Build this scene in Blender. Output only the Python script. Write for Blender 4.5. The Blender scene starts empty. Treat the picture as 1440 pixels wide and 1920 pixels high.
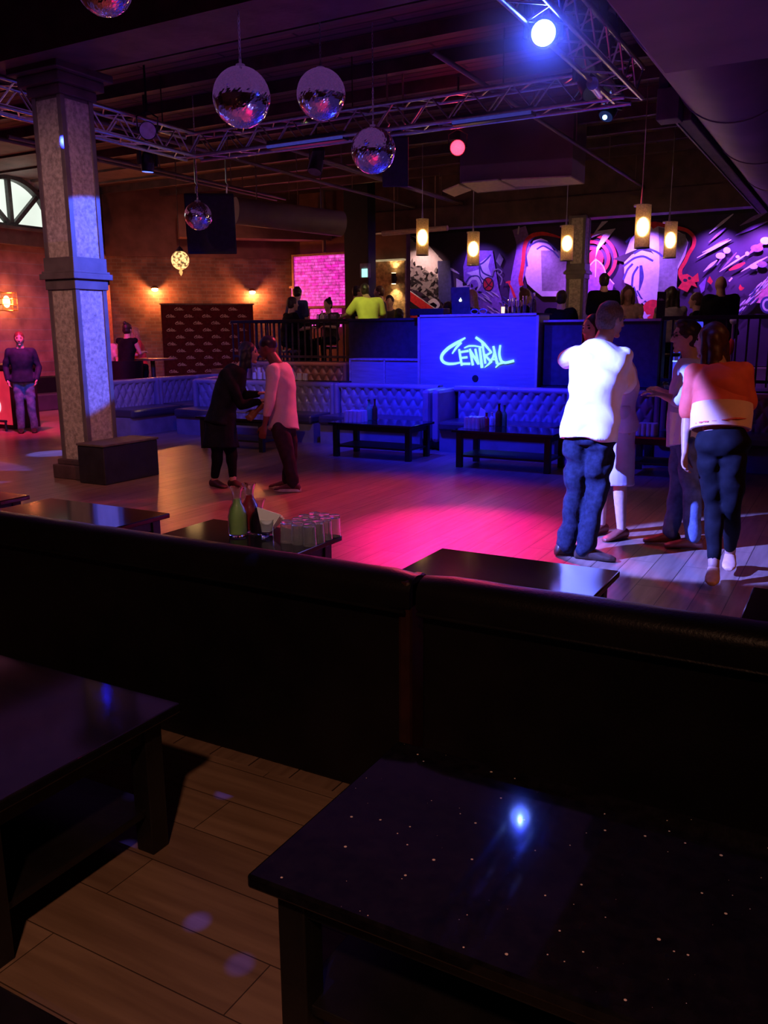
import bpy, bmesh, math, random
import numpy as np
from mathutils import Vector, Matrix
random.seed(7); rng = np.random.default_rng(7)
S = bpy.context.scene
COL = S.collection
PI = math.pi

# ------------------------------------------------------------------ camera
FPX = 1580.0; TH = math.radians(12.05); AL = math.radians(29.2); RO = math.radians(-.4); CH = 1.62
Fv = np.array([-math.sin(AL)*math.cos(TH), math.cos(AL)*math.cos(TH), -math.sin(TH)])
R0 = np.array([math.cos(AL), math.sin(AL), 0.]); U0 = np.cross(R0, Fv)
Rv = R0*math.cos(RO)+U0*math.sin(RO); Uv = -R0*math.sin(RO)+U0*math.cos(RO)
CAMP = np.array([0, 0, CH])
cd = bpy.data.cameras.new('camera'); cam = bpy.data.objects.new('camera', cd); COL.objects.link(cam)
cd.sensor_fit = 'VERTICAL'; cd.sensor_height = 36; cd.lens = FPX/1920*36; cd.clip_start = .02; cd.clip_end = 200
M = Matrix([[Rv[i], Uv[i], -Fv[i], CAMP[i]] for i in range(3)]+[[0, 0, 0, 1]])
cam.matrix_world = M
S.camera = cam
# survey helpers: where the sight line through a point of the photograph meets a plane of the room
def ray(x, y): return Fv+(x-720)/FPX*Rv+(960-y)/FPX*Uv
def PZ(x, y, z=0.): d = ray(x, y); return CAMP+d*(z-CH)/d[2]
def PY(x, y, v): d = ray(x, y); return CAMP+d*v/d[1]
def PX(x, y, v): d = ray(x, y); return CAMP+d*v/d[0]
def PD(x, y, t): return CAMP+ray(x, y)*t

# ------------------------------------------------------------------ view / world
vs = S.view_settings
vs.view_transform = 'Standard'; vs.look = 'None'; vs.exposure = 0.0; vs.gamma = 1.0; vs.use_curve_mapping = False
W = bpy.data.worlds.new('world'); S.world = W; W.use_nodes = True
W.node_tree.nodes['Background'].inputs[0].default_value = (.25, .08, .5, 1)
W.node_tree.nodes['Background'].inputs[1].default_value = 0.0

# ------------------------------------------------------------------ lamps
def spot(name, loc, target, color, power, angle, blend=.3, size=.05):
    l = bpy.data.lights.new(name, 'SPOT'); l.color = color; l.energy = power
    l.spot_size = math.radians(angle); l.spot_blend = blend; l.shadow_soft_size = size
    o = bpy.data.objects.new(name, l); COL.objects.link(o); o.location = loc
    o.rotation_euler = (Vector(target)-Vector(loc)).to_track_quat('-Z', 'Y').to_euler(); return o
def point(name, loc, color, power, size=.08):
    l = bpy.data.lights.new(name, 'POINT'); l.color = color; l.energy = power; l.shadow_soft_size = size
    o = bpy.data.objects.new(name, l); COL.objects.link(o); o.location = loc; return o
def area(name, loc, target, color, power, sx, sy):
    l = bpy.data.lights.new(name, 'AREA'); l.color = color; l.energy = power; l.shape = 'RECTANGLE'; l.size = sx; l.size_y = sy
    o = bpy.data.objects.new(name, l); COL.objects.link(o); o.location = loc
    o.rotation_euler = (Vector(target)-Vector(loc)).to_track_quat('-Z', 'Y').to_euler(); return o
BLUE = (.006, .012, 1.)
# blue washes from the bars under the far truss, onto benches, booth and floor
spot('light_blue_wash', (-5.6, 9.0, 3.7), (-5.2, 11.0, .9), BLUE, 1500, 72, .7, .08)
spot('light_blue_wash_b', (-4.2, 8.8, 3.7), (-3.9, 10.4, .3), BLUE, 800, 78, .7, .08)
spot('light_blue_booth', (-7.6, 6.4, 3.7), (-5.5, 11.5, 1.1), BLUE, 2100, 16.5, .5, .03)
spot('light_blue_far_left', (-7.0, 7.0, 3.8), (-10.4, 11.2, .6), (.03, .04, 1), 1000, 46, .8, .08)
# moving head that hits the man in the white shirt
spot('light_dancer', (-5.6, 2.2, 3.9), (-1.72, 5.75, .95), (.125, .16, 1.), 20000, 15.0, .2, .03)
# magenta and red over the dance floor
spot('light_magenta', (-4.6, 9.2, 3.9), tuple(PZ(872, 1005)), (1., .0, .27), 5200, 26, 1., .05)
spot('light_red_floor', (-4.4, 9.7, 3.8), (-3.7, 5.9, 0), (1., .05, .11), 900, 70, 1., .08)
spot('light_amber_left', (-3.0, 4.0, 4.2), (-8.2, 5.2, 0), (1., .22, .17), 330, 80, 1., .1)
spot('light_amber_right', (2.2, 3.4, 4.2), (-.2, 5.2, .4), (1., .30, .12), 170, 60, .9, .1)
# blue moving head on the left column, plus an added warm front fill
spot('light_column', (-4.2, 8.6, 3.9), (-7.42, 6.9, 2.12), (.05, .10, 1.), 3000, 28, .12, .02)
spot('light_column_floor', (-9.4, 9.6, 3.9), tuple(PZ(100, 850)), (.10, .14, 1.), 2200, 9, .3, .02)
spot('light_column_fill', (-5.2, 2.4, 4.2), (-7.75, 6.6, 1.9), (1., .50, .42), 330, 50, .8, .1)
# pink around the side bar
spot('light_side_bar', (-11.0, 8.6, 3.9), (-13.6, 10.6, 0), (1., .03, .22), 1500, 74, .9, .1)
spot('light_side_wall', (-12.2, 10.2, 3.4), (-15.8, 12.6, 1.1), (.45, .10, 1.), 420, 60, .9, .1)
spot('light_side_man', (-9.0, 7.6, 3.9), (-12.1, 9.4, 1.0), (.05, .10, 1.), 620, 16, .6, .1)
# warm house lamp over the near seats, then added accent spots elsewhere
spot('light_house', (.3, -1.3, 3.7), (-1.5, .9, 0), (1., .45, .26), 210, 70, .9, .10)
spot('light_glass_fill', (-1.4, 6.2, 4.0), (-2.7, 3.6, .5), (.75, .5, 1.), 200, 20, .8, .05)  # added violet spot to brighten the carafes and glasses
spot('light_napkin_fill', (-1.3, 1.3, 4.2), (-2.75, 3.7, .5), (1., .62, .6), 190, 13, .8, .05)  # added narrow spot that whitens the napkins from the camera side
spot('light_bench_fill', (-7.4, 10.9, 4.0), (-8.1, 11.8, 1.0), (1., .32, .22), 110, 34, .8, .05)  # added warm spot to brighten the brown bench under the railing
# added spot on the lime polo, then warm downlights for the upper level
spot('light_polo_fill', (-6.6, 9.6, 4.4), tuple(PY(690, 575, 12.75)), (.95, 1., .30), 420, 15, .8, .08)  # added yellow-green spot that brightens the lime polo shirt
spot('light_upper_right', (-1.6, 11.4, 4.4), (-2.2, 13.2, 1.9), (1., .45, .22), 42, 60, .9, .1)
spot('light_diag_wall', (-11.6, 13.2, 4.3), (-14.3, 16.4, 2.2), (1., .36, .28), 150, 75, .9, .1)
# small blue flecks thrown on the near floor by a mirror ball overhead
for x_, y_, w_ in ((345, 1420, 40), (422, 1488, 90), (160, 1512, 50), (235, 1588, 60), (370, 1728, 90), (450, 1808, 60)):
    spot('light_fleck', (-2.0, 3.4, 4.5), tuple(PZ(x_, y_)), (.10, .09, 1), w_*4, 1.1, .9, .004)
# added ambient fill, very dim and very wide, the last one facing up
area('light_fill_a', (-5.5, 6.5, 4.28), (-5.5, 6.5, 0), (.50, .16, .80), 17, 8, 5)
area('light_fill_b', (-4.5, 13.5, 4.25), (-4.5, 13.5, 0), (.6, .2, .8), 11, 9, 5)
area('light_fill_c', (-12.4, 11.0, 4.25), (-12.4, 11, 0), (.85, .22, .4), 14, 3, 7)
area('light_fill_up', (-4.5, 8.5, 2.6), (-4.5, 8.5, 5), (.22, .10, .95), 15, 9, 6)

# ------------------------------------------------------------------ materials
def nodes(name):
    m = bpy.data.materials.new(name); m.use_nodes = True
    return m, m.node_tree.nodes, m.node_tree.links, m.node_tree.nodes['Principled BSDF']
def coord(n, l, scale=(1, 1, 1), rot=(0, 0, 0)):
    tc = n.new('ShaderNodeTexCoord'); mp = n.new('ShaderNodeMapping')
    mp.inputs['Scale'].default_value = scale; mp.inputs['Rotation'].default_value = rot
    l.new(tc.outputs['Object'], mp.inputs['Vector']); return mp.outputs['Vector']
def mat(name, col, rough=.5, metal=0., var=.25, scale=14., bump=0., bscale=60., spec=None, sheen=0, emit=None, es=0., trans=0., coat=0., stretch=(1, 1, 1)):
    m, n, l, b = nodes(name)
    v = coord(n, l, stretch)
    t = n.new('ShaderNodeTexNoise'); t.inputs['Scale'].default_value = scale; t.inputs['Detail'].default_value = 5
    l.new(v, t.inputs['Vector'])
    r = n.new('ShaderNodeValToRGB'); r.color_ramp.elements[0].position = .3; r.color_ramp.elements[1].position = .7
    r.color_ramp.elements[0].color = tuple(c*(1-var) for c in col)+(1,)
    r.color_ramp.elements[1].color = tuple(min(1, c*(1+var)) for c in col)+(1,)
    l.new(t.outputs['Fac'], r.inputs['Fac']); l.new(r.outputs['Color'], b.inputs['Base Color'])
    b.inputs['Roughness'].default_value = rough; b.inputs['Metallic'].default_value = metal
    if spec is not None: b.inputs['Specular IOR Level'].default_value = spec
    if coat: b.inputs['Coat Weight'].default_value = coat; b.inputs['Coat Roughness'].default_value = .08
    if trans: b.inputs['Transmission Weight'].default_value = trans; b.inputs['IOR'].default_value = 1.45
    if emit: b.inputs['Emission Color'].default_value = tuple(emit)+(1,); b.inputs['Emission Strength'].default_value = es
    if bump:
        t2 = n.new('ShaderNodeTexNoise'); t2.inputs['Scale'].default_value = bscale; t2.inputs['Detail'].default_value = 4
        l.new(v, t2.inputs['Vector'])
        bp = n.new('ShaderNodeBump'); bp.inputs['Strength'].default_value = bump; bp.inputs['Distance'].default_value = .01
        l.new(t2.outputs['Fac'], bp.inputs['Height']); l.new(bp.outputs['Normal'], b.inputs['Normal'])
    return m
def brickmat(name, c1, c2, mortar, bw, bh, ms=.01, rough=.8, rot=(0, 0, 0), bump=.5, wood=False, coat=0, scale=1, offs=.5):
    m, n, l, b = nodes(name)
    v = coord(n, l, (scale,)*3, rot)
    br = n.new('ShaderNodeTexBrick'); l.new(v, br.inputs['Vector'])
    br.inputs['Scale'].default_value = 1; br.inputs['Brick Width'].default_value = bw; br.inputs['Row Height'].default_value = bh
    br.inputs['Mortar Size'].default_value = ms; br.inputs['Mortar Smooth'].default_value = .2; br.offset = offs
    br.inputs['Color1'].default_value = c1+(1,); br.inputs['Color2'].default_value = c2+(1,); br.inputs['Mortar'].default_value = mortar+(1,)
    t = n.new('ShaderNodeTexNoise'); t.inputs['Detail'].default_value = 6; t.inputs['Scale'].default_value = 1 if wood else 3
    mp2 = n.new('ShaderNodeMapping'); l.new(v, mp2.inputs['Vector']); mp2.inputs['Scale'].default_value = (2.0, 26, 26) if wood else (1, 1, 1)
    l.new(mp2.outputs['Vector'], t.inputs['Vector'])
    mx = n.new('ShaderNodeMix'); mx.data_type = 'RGBA'; mx.blend_type = 'MULTIPLY'; mx.inputs['Factor'].default_value = .75
    rr = n.new('ShaderNodeValToRGB'); rr.color_ramp.elements[0].position = .32; rr.color_ramp.elements[1].position = .68
    rr.color_ramp.elements[0].color = (.55, .5, .48, 1) if wood else (.35, .33, .33, 1); rr.color_ramp.elements[1].color = (1, 1, 1, 1)
    l.new(t.outputs['Fac'], rr.inputs['Fac'])
    l.new(br.outputs['Color'], mx.inputs[6]); l.new(rr.outputs['Color'], mx.inputs[7]); l.new(mx.outputs[2], b.inputs['Base Color'])
    b.inputs['Roughness'].default_value = rough
    if coat: b.inputs['Coat Weight'].default_value = coat; b.inputs['Coat Roughness'].default_value = .25
    ma = n.new('ShaderNodeMath'); ma.operation = 'SUBTRACT'; l.new(t.outputs['Fac'], ma.inputs[0]); l.new(br.outputs['Fac'], ma.inputs[1])
    bp = n.new('ShaderNodeBump'); bp.inputs['Strength'].default_value = bump; bp.inputs['Distance'].default_value = .01 if not wood else .002
    l.new(ma.outputs[0], bp.inputs['Height']); l.new(bp.outputs['Normal'], b.inputs['Normal'])
    return m
def emis(name, col, st, var=.1, scale=6):
    m, n, l, b = nodes(name)
    v = coord(n, l); t = n.new('ShaderNodeTexNoise'); t.inputs['Scale'].default_value = scale; l.new(v, t.inputs['Vector'])
    r = n.new('ShaderNodeMapRange'); r.inputs['To Min'].default_value = st*(1-var); r.inputs['To Max'].default_value = st*(1+var)
    l.new(t.outputs['Fac'], r.inputs['Value']); b.inputs['Base Color'].default_value = (.02, .02, .02, 1)
    b.inputs['Emission Color'].default_value = col+(1,); l.new(r.outputs[0], b.inputs['Emission Strength']); return m
def glassmat(name, col=(.9, .95, 1), rough=.02):
    m, n, l, b = nodes(name)
    v = coord(n, l); t = n.new('ShaderNodeTexNoise'); t.inputs['Scale'].default_value = 30; l.new(v, t.inputs['Vector'])
    r = n.new('ShaderNodeMapRange'); r.inputs['To Min'].default_value = rough; r.inputs['To Max'].default_value = rough+.05
    l.new(t.outputs['Fac'], r.inputs['Value']); l.new(r.outputs[0], b.inputs['Roughness'])
    b.inputs['Base Color'].default_value = col+(1,); b.inputs['Transmission Weight'].default_value = 1.; b.inputs['IOR'].default_value = 1.45
    return m

MT = {}
MT['floor_dance'] = brickmat('dance_floor_planks', (.36, .24, .17), (.27, .18, .13), (.05, .03, .02), 1.2, .19, .003, .36, (0, 0, PI/2), .25, True, .15)
MT['floor_seat'] = brickmat('seating_floor_planks', (.40, .27, .19), (.30, .20, .14), (.08, .05, .03), 1.2, .19, .002, .5, (0, 0, 0), .25, True)
MT['floor_up'] = brickmat('platform_floor_planks', (.2, .14, .1), (.16, .11, .08), (.03, .02, .02), 1.2, .15, .003, .5, (0, 0, 0), .3, True)
MT['brick_x'] = brickmat('brick_wall_side', (.34, .17, .11), (.22, .11, .08), (.26, .21, .18), .23, .08, .008, .85, (PI/2, 0, PI/2))
MT['brick_y'] = brickmat('brick_wall_back', (.34, .17, .11), (.22, .11, .08), (.26, .21, .18), .23, .08, .008, .85, (PI/2, 0, 0))
MT['deck'] = brickmat('ceiling_deck_boards', (.17, .10, .085), (.11, .065, .06), (.03, .02, .02), 2.4, .16, .02, .8, (0, 0, 0), .6, True)
MT['beam'] = mat('dark_painted_beam', (.085, .05, .055), .7, var=.35, scale=4, bump=.3, bscale=20)
MT['plaster'] = mat('dark_maroon_plaster', (.16, .075, .06), .85, var=.3, scale=3, bump=.2)
MT['goldwall'] = mat('gold_textured_wall', (.42, .27, .13), .6, var=.5, scale=14, bump=.8, bscale=40)
MT['black'] = mat('black_painted_wood', (.010, .009, .010), .45, var=.4, scale=8, bump=.1)
MT['blackplat'] = mat('black_platform_paint', (.02, .02, .025), .5, var=.3, scale=8, bump=.2)
MT['vinyl'] = mat('black_vinyl', (.008, .007, .009), .36, var=.3, scale=5, bump=.12, bscale=120, spec=.22)
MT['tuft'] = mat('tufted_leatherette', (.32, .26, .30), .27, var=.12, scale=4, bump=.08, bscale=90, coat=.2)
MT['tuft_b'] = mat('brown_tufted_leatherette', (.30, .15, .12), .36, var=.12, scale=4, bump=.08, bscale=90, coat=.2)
MT['seat'] = mat('dark_seat_vinyl', (.06, .05, .06), .35, var=.2, scale=5, bump=.1, coat=.2)
MT['kick'] = mat('painted_bench_base', (.20, .18, .2), .5, var=.2, scale=5)
MT['metal'] = mat('aluminium_tube', (.55, .55, .58), .32, 1., var=.15, scale=20)
MT['dmetal'] = mat('black_fixture_metal', (.03, .03, .035), .4, .6, var=.3, scale=20)
MT['iron'] = mat('dark_iron', (.06, .05, .05), .5, .5, var=.3, scale=20)
MT['trim'] = mat('booth_edge_trim', (.62, .5, .4), .45, var=.15)
MT['panelcol'] = mat('column_stone_panel', (.42, .38, .33), .8, var=.38, scale=26, bump=.5, bscale=60)
MT['framecol'] = mat('column_frame_paint', (.13, .11, .115), .5, var=.2, scale=6)
MT['booth'] = mat('booth_panel_veneer', (.36, .33, .38), .6, var=.14, scale=3, stretch=(1, 1, 9), bump=.15)
MT['cream'] = mat('pale_duct_panel', (.55, .42, .34), .7, var=.15)
MT['duct'] = mat('painted_duct', (.17, .12, .12), .6, var=.15, scale=2)
MT['mirror'] = mat('mirror_tile', (.85, .85, .9), .07, 1., var=.12, scale=60)
MT['glass'] = glassmat('clear_glass')
MT['glassy_far'] = mat('tumbler_glass_whitened', (.9, .92, .97), .1, var=.1, trans=.45)  # less clear far copy, its white colour stands in for bright refraction
MT['glassy'] = mat('wet_tumbler_glass', (.9, .92, .97), .05, var=.05, trans=.9)
MT['glass_green'] = glassmat('green_bottle_glass', (.15, .6, .2))
MT['glass_brown'] = glassmat('brown_bottle_glass', (.35, .12, .03))
MT['juice_green'] = mat('green_juice', (.35, .55, .15), .2, trans=.5, var=.1)
MT['juice_red'] = mat('red_juice', (.5, .03, .04), .2, trans=.3, var=.1)
MT['paper'] = mat('paper_napkin', (.85, .83, .78), .8, var=.05)
MT['lamp'] = emis('lamp_glow', (1., .62, .28), 9)
MT['lampglass'] = None
def pendantmat():
    m, n, l, b = nodes('pendant_glass_lit')
    tc = n.new('ShaderNodeTexCoord'); sp = n.new('ShaderNodeSeparateXYZ'); l.new(tc.outputs['Object'], sp.inputs[0])
    t = n.new('ShaderNodeTexNoise'); t.inputs['Scale'].default_value = 60; l.new(tc.outputs['Object'], t.inputs['Vector'])
    b.inputs['Base Color'].default_value = (.5, .38, .2, 1); b.inputs['Roughness'].default_value = .3
    b.inputs['Roughness'].default_value = .55
    r = n.new('ShaderNodeValToRGB'); l.new(t.outputs['Fac'], r.inputs[0]); r.color_ramp.elements[0].position = .35; r.color_ramp.elements[1].position = .65
    r.color_ramp.elements[0].color = (.40, .32, .20, 1); r.color_ramp.elements[1].color = (.8, .66, .44, 1)
    l.new(r.outputs[0], b.inputs['Base Color']); b.inputs['Transmission Weight'].default_value = .8; b.inputs['IOR'].default_value = 1.15; return m
MT['lampglass'] = pendantmat()
MT['pinkwall'] = None

# ------------------------------------------------------------------ mesh builder
class MB:
    def __init__(s): s.v = []; s.f = []; s.mi = []
    def add(s, vs, fs, mi=0):
        o = len(s.v); s.v += [tuple(map(float, p)) for p in vs]; s.f += [tuple(i+o for i in f) for f in fs]; s.mi += [mi]*len(fs); return s
    def box(s, x0, x1, y0, y1, z0, z1, mi=0):
        return s.add([(x0, y0, z0), (x1, y0, z0), (x1, y1, z0), (x0, y1, z0), (x0, y0, z1), (x1, y0, z1), (x1, y1, z1), (x0, y1, z1)],
                     [(0, 3, 2, 1), (4, 5, 6, 7), (0, 1, 5, 4), (1, 2, 6, 5), (2, 3, 7, 6), (3, 0, 4, 7)], mi)
    def obox(s, c, ax, ay, az, sx, sy, sz, mi=0):
        c, ax, ay, az = map(np.array, (c, ax, ay, az)); vs = []
        for k in (-1, 1):
            for i, j in ((-1, -1), (1, -1), (1, 1), (-1, 1)): vs.append(c+ax*i*sx/2+ay*j*sy/2+az*k*sz/2)
        return s.add(vs, [(0, 3, 2, 1), (4, 5, 6, 7), (0, 1, 5, 4), (1, 2, 6, 5), (2, 3, 7, 6), (3, 0, 4, 7)], mi)
    def rings(s, rs, caps=True, mi=0, closed=True):
        o = len(s.v); n = len(rs[0]); vs = [p for r in rs for p in r]; fs = []
        for i in range(len(rs)-1):
            for j in range(n if closed else n-1):
                a = i*n+j; b = i*n+(j+1) % n; fs.append((a, b, b+n, a+n))
        if caps: fs.append(tuple(range(n-1, -1, -1))); fs.append(tuple(range((len(rs)-1)*n, len(rs)*n)))
        return s.add(vs, fs, mi)
    def cone(s, p0, p1, r0, r1=None, n=12, caps=True, mi=0):
        r1 = r0 if r1 is None else r1
        p0 = np.array(p0, float); p1 = np.array(p1, float); d = p1-p0; L = np.linalg.norm(d)
        if L < 1e-7: return s
        d /= L; a = np.cross(d, (0, 0, 1) if abs(d[2]) < .9 else (1, 0, 0)); a /= np.linalg.norm(a); b = np.cross(d, a)
        R = lambda p, r: [p+(a*math.cos(t)+b*math.sin(t))*r for t in np.linspace(0, 2*PI, n, endpoint=False)]
        return s.rings([R(p0, r0), R(p1, r1)], caps, mi)
    def tube(s, pts, r, n=8, mi=0):
        pts = [np.array(p, float) for p in pts]; rs = []; a = None
        for i, p in enumerate(pts):
            d = pts[min(i+1, len(pts)-1)]-pts[max(i-1, 0)]; d /= np.linalg.norm(d)+1e-12
            if a is None: a = np.cross(d, (0, 0, 1) if abs(d[2]) < .9 else (1, 0, 0))
            a = a-d*(a@d); a /= np.linalg.norm(a); b = np.cross(d, a)
            rr = r[i] if isinstance(r, (list, tuple)) else r
            rs.append([p+(a*math.cos(t)+b*math.sin(t))*rr for t in np.linspace(0, 2*PI, n, endpoint=False)])
        return s.rings(rs, True, mi)
    def lathe(s, prof, c=(0, 0, 0), n=20, mi=0, sx=1, sy=1):
        rs = [[(c[0]+r*sx*math.cos(t), c[1]+r*sy*math.sin(t), c[2]+z) for t in np.linspace(0, 2*PI, n, endpoint=False)] for r, z in prof]
        return s.rings(rs, True, mi)
    def ell(s, c, r, n=16, m=10, Rm=None, mi=0):
        r = (r, r, r) if np.isscalar(r) else r; c = np.array(c, float); vs = []; fs = []
        Rm = np.eye(3) if Rm is None else Rm
        vs.append(c+Rm@np.array((0, 0, -r[2])))
        for i in range(1, m):
            ph = -PI/2+PI*i/m
            for j in range(n):
                t = 2*PI*j/n; vs.append(c+Rm@np.array((r[0]*math.cos(ph)*math.cos(t), r[1]*math.cos(ph)*math.sin(t), r[2]*math.sin(ph))))
        vs.append(c+Rm@np.array((0, 0, r[2]))); k = len(vs)-1
        for j in range(n): fs.append((0, 1+(j+1) % n, 1+j)); fs.append((k, k-n+j, k-n+(j+1) % n))
        for i in range(m-2):
            for j in range(n): a = 1+i*n+j; b = 1+i*n+(j+1) % n; fs.append((a, b, b+n, a+n))
        return s.add(vs, fs, mi)
    def chain(s, pts, rad, n=12):
        for i, (p, r) in enumerate(zip(pts, rad)):
            s.ell(p, r, 12, 8)
            if i: s.cone(pts[i-1], p, rad[i-1], r, n)
        return s
    def prism(s, pts, off, mi=0):
        pts = [np.array(p, float) for p in pts]; off = np.array(off, float); n = len(pts)
        return s.rings([pts, [p+off for p in pts]], True, mi)
    def grid(s, X, Y, Z, mi=0):
        h, w = X.shape; vs = np.stack([X, Y, Z], -1).reshape(-1, 3)
        fs = [(i*w+j, i*w+j+1, (i+1)*w+j+1, (i+1)*w+j) for i in range(h-1) for j in range(w-1)]
        return s.add(vs, fs, mi)
    def mesh(s, name, off=(0, 0, 0), fix=False):
        me = bpy.data.meshes.new(name); v = np.array(s.v)-np.array(off)
        me.from_pydata(v.tolist(), [], s.f); me.update()
        if fix:
            bm = bmesh.new(); bm.from_mesh(me); bmesh.ops.recalc_face_normals(bm, faces=bm.faces); bm.to_mesh(me); bm.free()
        return me
    def build(s, name, m, parent=None, smooth=False, bevel=0., fix=True, ang=40, label=None, kind=None):
        off = base_of(parent)
        me = s.mesh(name, off, fix)
        ms = m if isinstance(m, (list, tuple)) else [m]
        for x in ms: me.materials.append(x)
        if len(ms) > 1: me.polygons.foreach_set('material_index', s.mi)
        if smooth:
            me.polygons.foreach_set('use_smooth', [True]*len(me.polygons))
            if smooth != 'all': me.set_sharp_from_angle(angle=math.radians(ang))
        o = bpy.data.objects.new(name, me); COL.objects.link(o)
        if parent is not None: o.parent = parent
        if bevel:
            b = o.modifiers.new('bevel', 'BEVEL'); b.width = bevel; b.segments = 2; b.limit_method = 'ANGLE'; b.angle_limit = math.radians(40)
        if label: o['label'] = label
        if kind: o['kind'] = kind
        return o
def base_of(p):
    o = np.zeros(3)
    while p is not None: o += np.array(p.location); p = p.parent
    return o
def thing(name, label, cat, loc=(0, 0, 0), rz=0, group=None):
    o = bpy.data.objects.new(name, None); COL.objects.link(o); o.location = tuple(map(float, loc)); o.rotation_euler = (0, 0, rz)
    o.empty_display_size = .1; o['label'] = label; o['category'] = cat
    if group: o['group'] = group
    return o
def tag(o, label, cat, group=None):
    o['label'] = label; o['category'] = cat
    if group: o['group'] = group
    return o
def struct(name, mb, m, **k):
    o = mb.build(name, m, **k); o['kind'] = 'structure'; return o
LASTD = []
def kids(o): return [c for c in bpy.data.objects if c.parent == o]
def dup(root, loc, rz=None, label=None, group=None, scale=None):
    def rec(o, par):
        c = o.copy(); COL.objects.link(c)
        if par is not None: c.parent = par
        for k in kids(o): rec(k, c)
        return c
    r = rec(root, None); r.location = tuple(map(float, loc))
    if rz is not None: r.rotation_euler = (0, 0, rz)
    if label: r['label'] = label
    if group: r['group'] = group
    LASTD.append(r)
    if scale: r.scale = scale if not np.isscalar(scale) else (scale,)*3
    return r

# ================================================================== SHELL
CZ = 4.95
XL, XR, YB, YM = -15.8, 5.0, -4.0, 19.4
fl = MB(); fl.add([(XL, YB, 0), (XR, YB, 0), (XR, 2.32, 0), (XL, 2.32, 0)], [(0, 1, 2, 3)], 0)
fl.add([(XL, 2.32, 0), (XR, 2.32, 0), (XR, YM, 0), (XL, YM, 0)], [(0, 1, 2, 3)], 1)
struct('floor', fl, [MT['floor_seat'], MT['floor_dance']])
struct('ceiling', MB().box(XL, XR, YB, YM+1, CZ, CZ+.1), MT['deck'])
DY = 14.9; DX = -12.55; DYE = DY+(DX-XL)
def yz_wall(name, y0, y1, z0, z1, m): return struct(name, MB().box(XL-.2, XL, y0, y1, z0, z1), m)
# side wall with an arched fanlight: the wall is built around the opening
wy0, wy1, wz0 = 10.6, 14.25, 3.82
yz_wall('wall_left', YB, wy0, 0, CZ, MT['brick_x'])
struct('wall_left_lower', MB().box(XL-.2, XL, wy0, DY, 0, wz0-.36), MT['brick_x'])
struct('wall_left_pier', MB().box(XL-.2, XL, wy1, DY, wz0-.36, CZ), MT['plaster'])
struct('trim_1', MB().box(XL-.2, XL+.16, wy0, wy1+.25, wz0-.36, wz0-.04).box(XL-.2, XL+.22, wy0, wy1+.25, wz0-.06, wz0), MT['beam'])
dg = np.array([1, 1, 0])/math.sqrt(2); dn = np.array([1, -1, 0])/math.sqrt(2)
def diag(mb, s0, s1, z0, z1, d0, d1):      # box along the 45 degree wall; s along wall, d out of the wall into the room
    A = np.array([XL, DY, 0.]); c = A+dg*(s0+s1)/2+dn*(d0+d1)/2; c[2] = (z0+z1)/2
    return mb.obox(c, dg, -dn, (0, 0, 1), s1-s0, d1-d0, z1-z0)
SL = (DX-XL)*math.sqrt(2)
def place_diag(name, s0, s1, z0, z1, d0, d1, m, st=True):
    # built in the wall's own frame so that the brick courses follow it
    mb = MB().box(s0, s1, -d1, -d0, z0, z1); o = mb.build(name, m); o.location = (XL, DY, 0); o.rotation_euler = (0, 0, PI/4)
    if st: o['kind'] = 'structure'
    return o
place_diag('wall_diagonal', 0, SL+.1, 0, 3.42, -.2, 0, MT['brick_y'])
place_diag('wall_diagonal_upper', 0, SL+.1, 3.42, CZ, -.2, .04, MT['plaster'])
struct('wall_back', MB().box(DX-.1, -9.5, DYE, DYE+.2, 0, CZ), MT['plaster'])
struct('wall_side_gold', MB().box(-10.95, -9.5, DYE-.06, DYE, .8, 3.25), MT['goldwall'])
struct('wall_far', MB().box(-11, XR, YM, YM+.2, 0, CZ), MT['black'])
struct('wall_right', MB().box(XR, XR+.2, YB, YM, 0, CZ), MT['brick_x'])
struct('wall_behind', MB().box(XL, XR, YB-.2, YB, 0, CZ), MT['brick_y'])
# beams
struct('trim_2', MB().box(XL, XR, 6.25, 6.95, 4.33, 4.93), MT['beam'])
struct('trim_3', MB().box(-10.4, XR, 17.7, 18.1, 3.86, 4.3).box(-10.4, XR, 17.75, 18.05, 4.3, 4.95), MT['beam'])
jb = MB()
for yy in np.arange(8.2, 17.5, .95): jb.box(XL, XR, yy, yy+.09, 4.80, 4.95)
struct('trim_4', jb, MT['beam'])
jb = MB()
for yy in np.arange(-3.2, 6, .95): jb.box(XL, XR, yy, yy+.09, 4.80, 4.95)
struct('trim_5', jb, MT['beam'])
# dropped soffit above the side bar and the sloping bulkhead over the side wall
struct('trim_6', MB().box(-15.8, -13.0, 3.0, 14.1, 4.84, 4.94), MT['beam'])
struct('trim_7', MB().obox((-12.9, 16.9, 4.05), dg, -dn, (0, 0, 1), 3.6, .5, .5), MT['plaster'])

# platform
PLX = -9.35
pz = .85
struct('floor_platform', MB().box(PLX, XR, 12.15, YM, 0, pz).box(-12.5, PLX, 14.6, YM-1.35, 0, pz), MT['floor_up'])
struct('wall_platform', MB().box(PLX, -5.87, 12.02, 12.15, 0, 1.15).box(-3.93, XR, 11.62, 12.15, 0, .86), MT['blackplat'])

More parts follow.
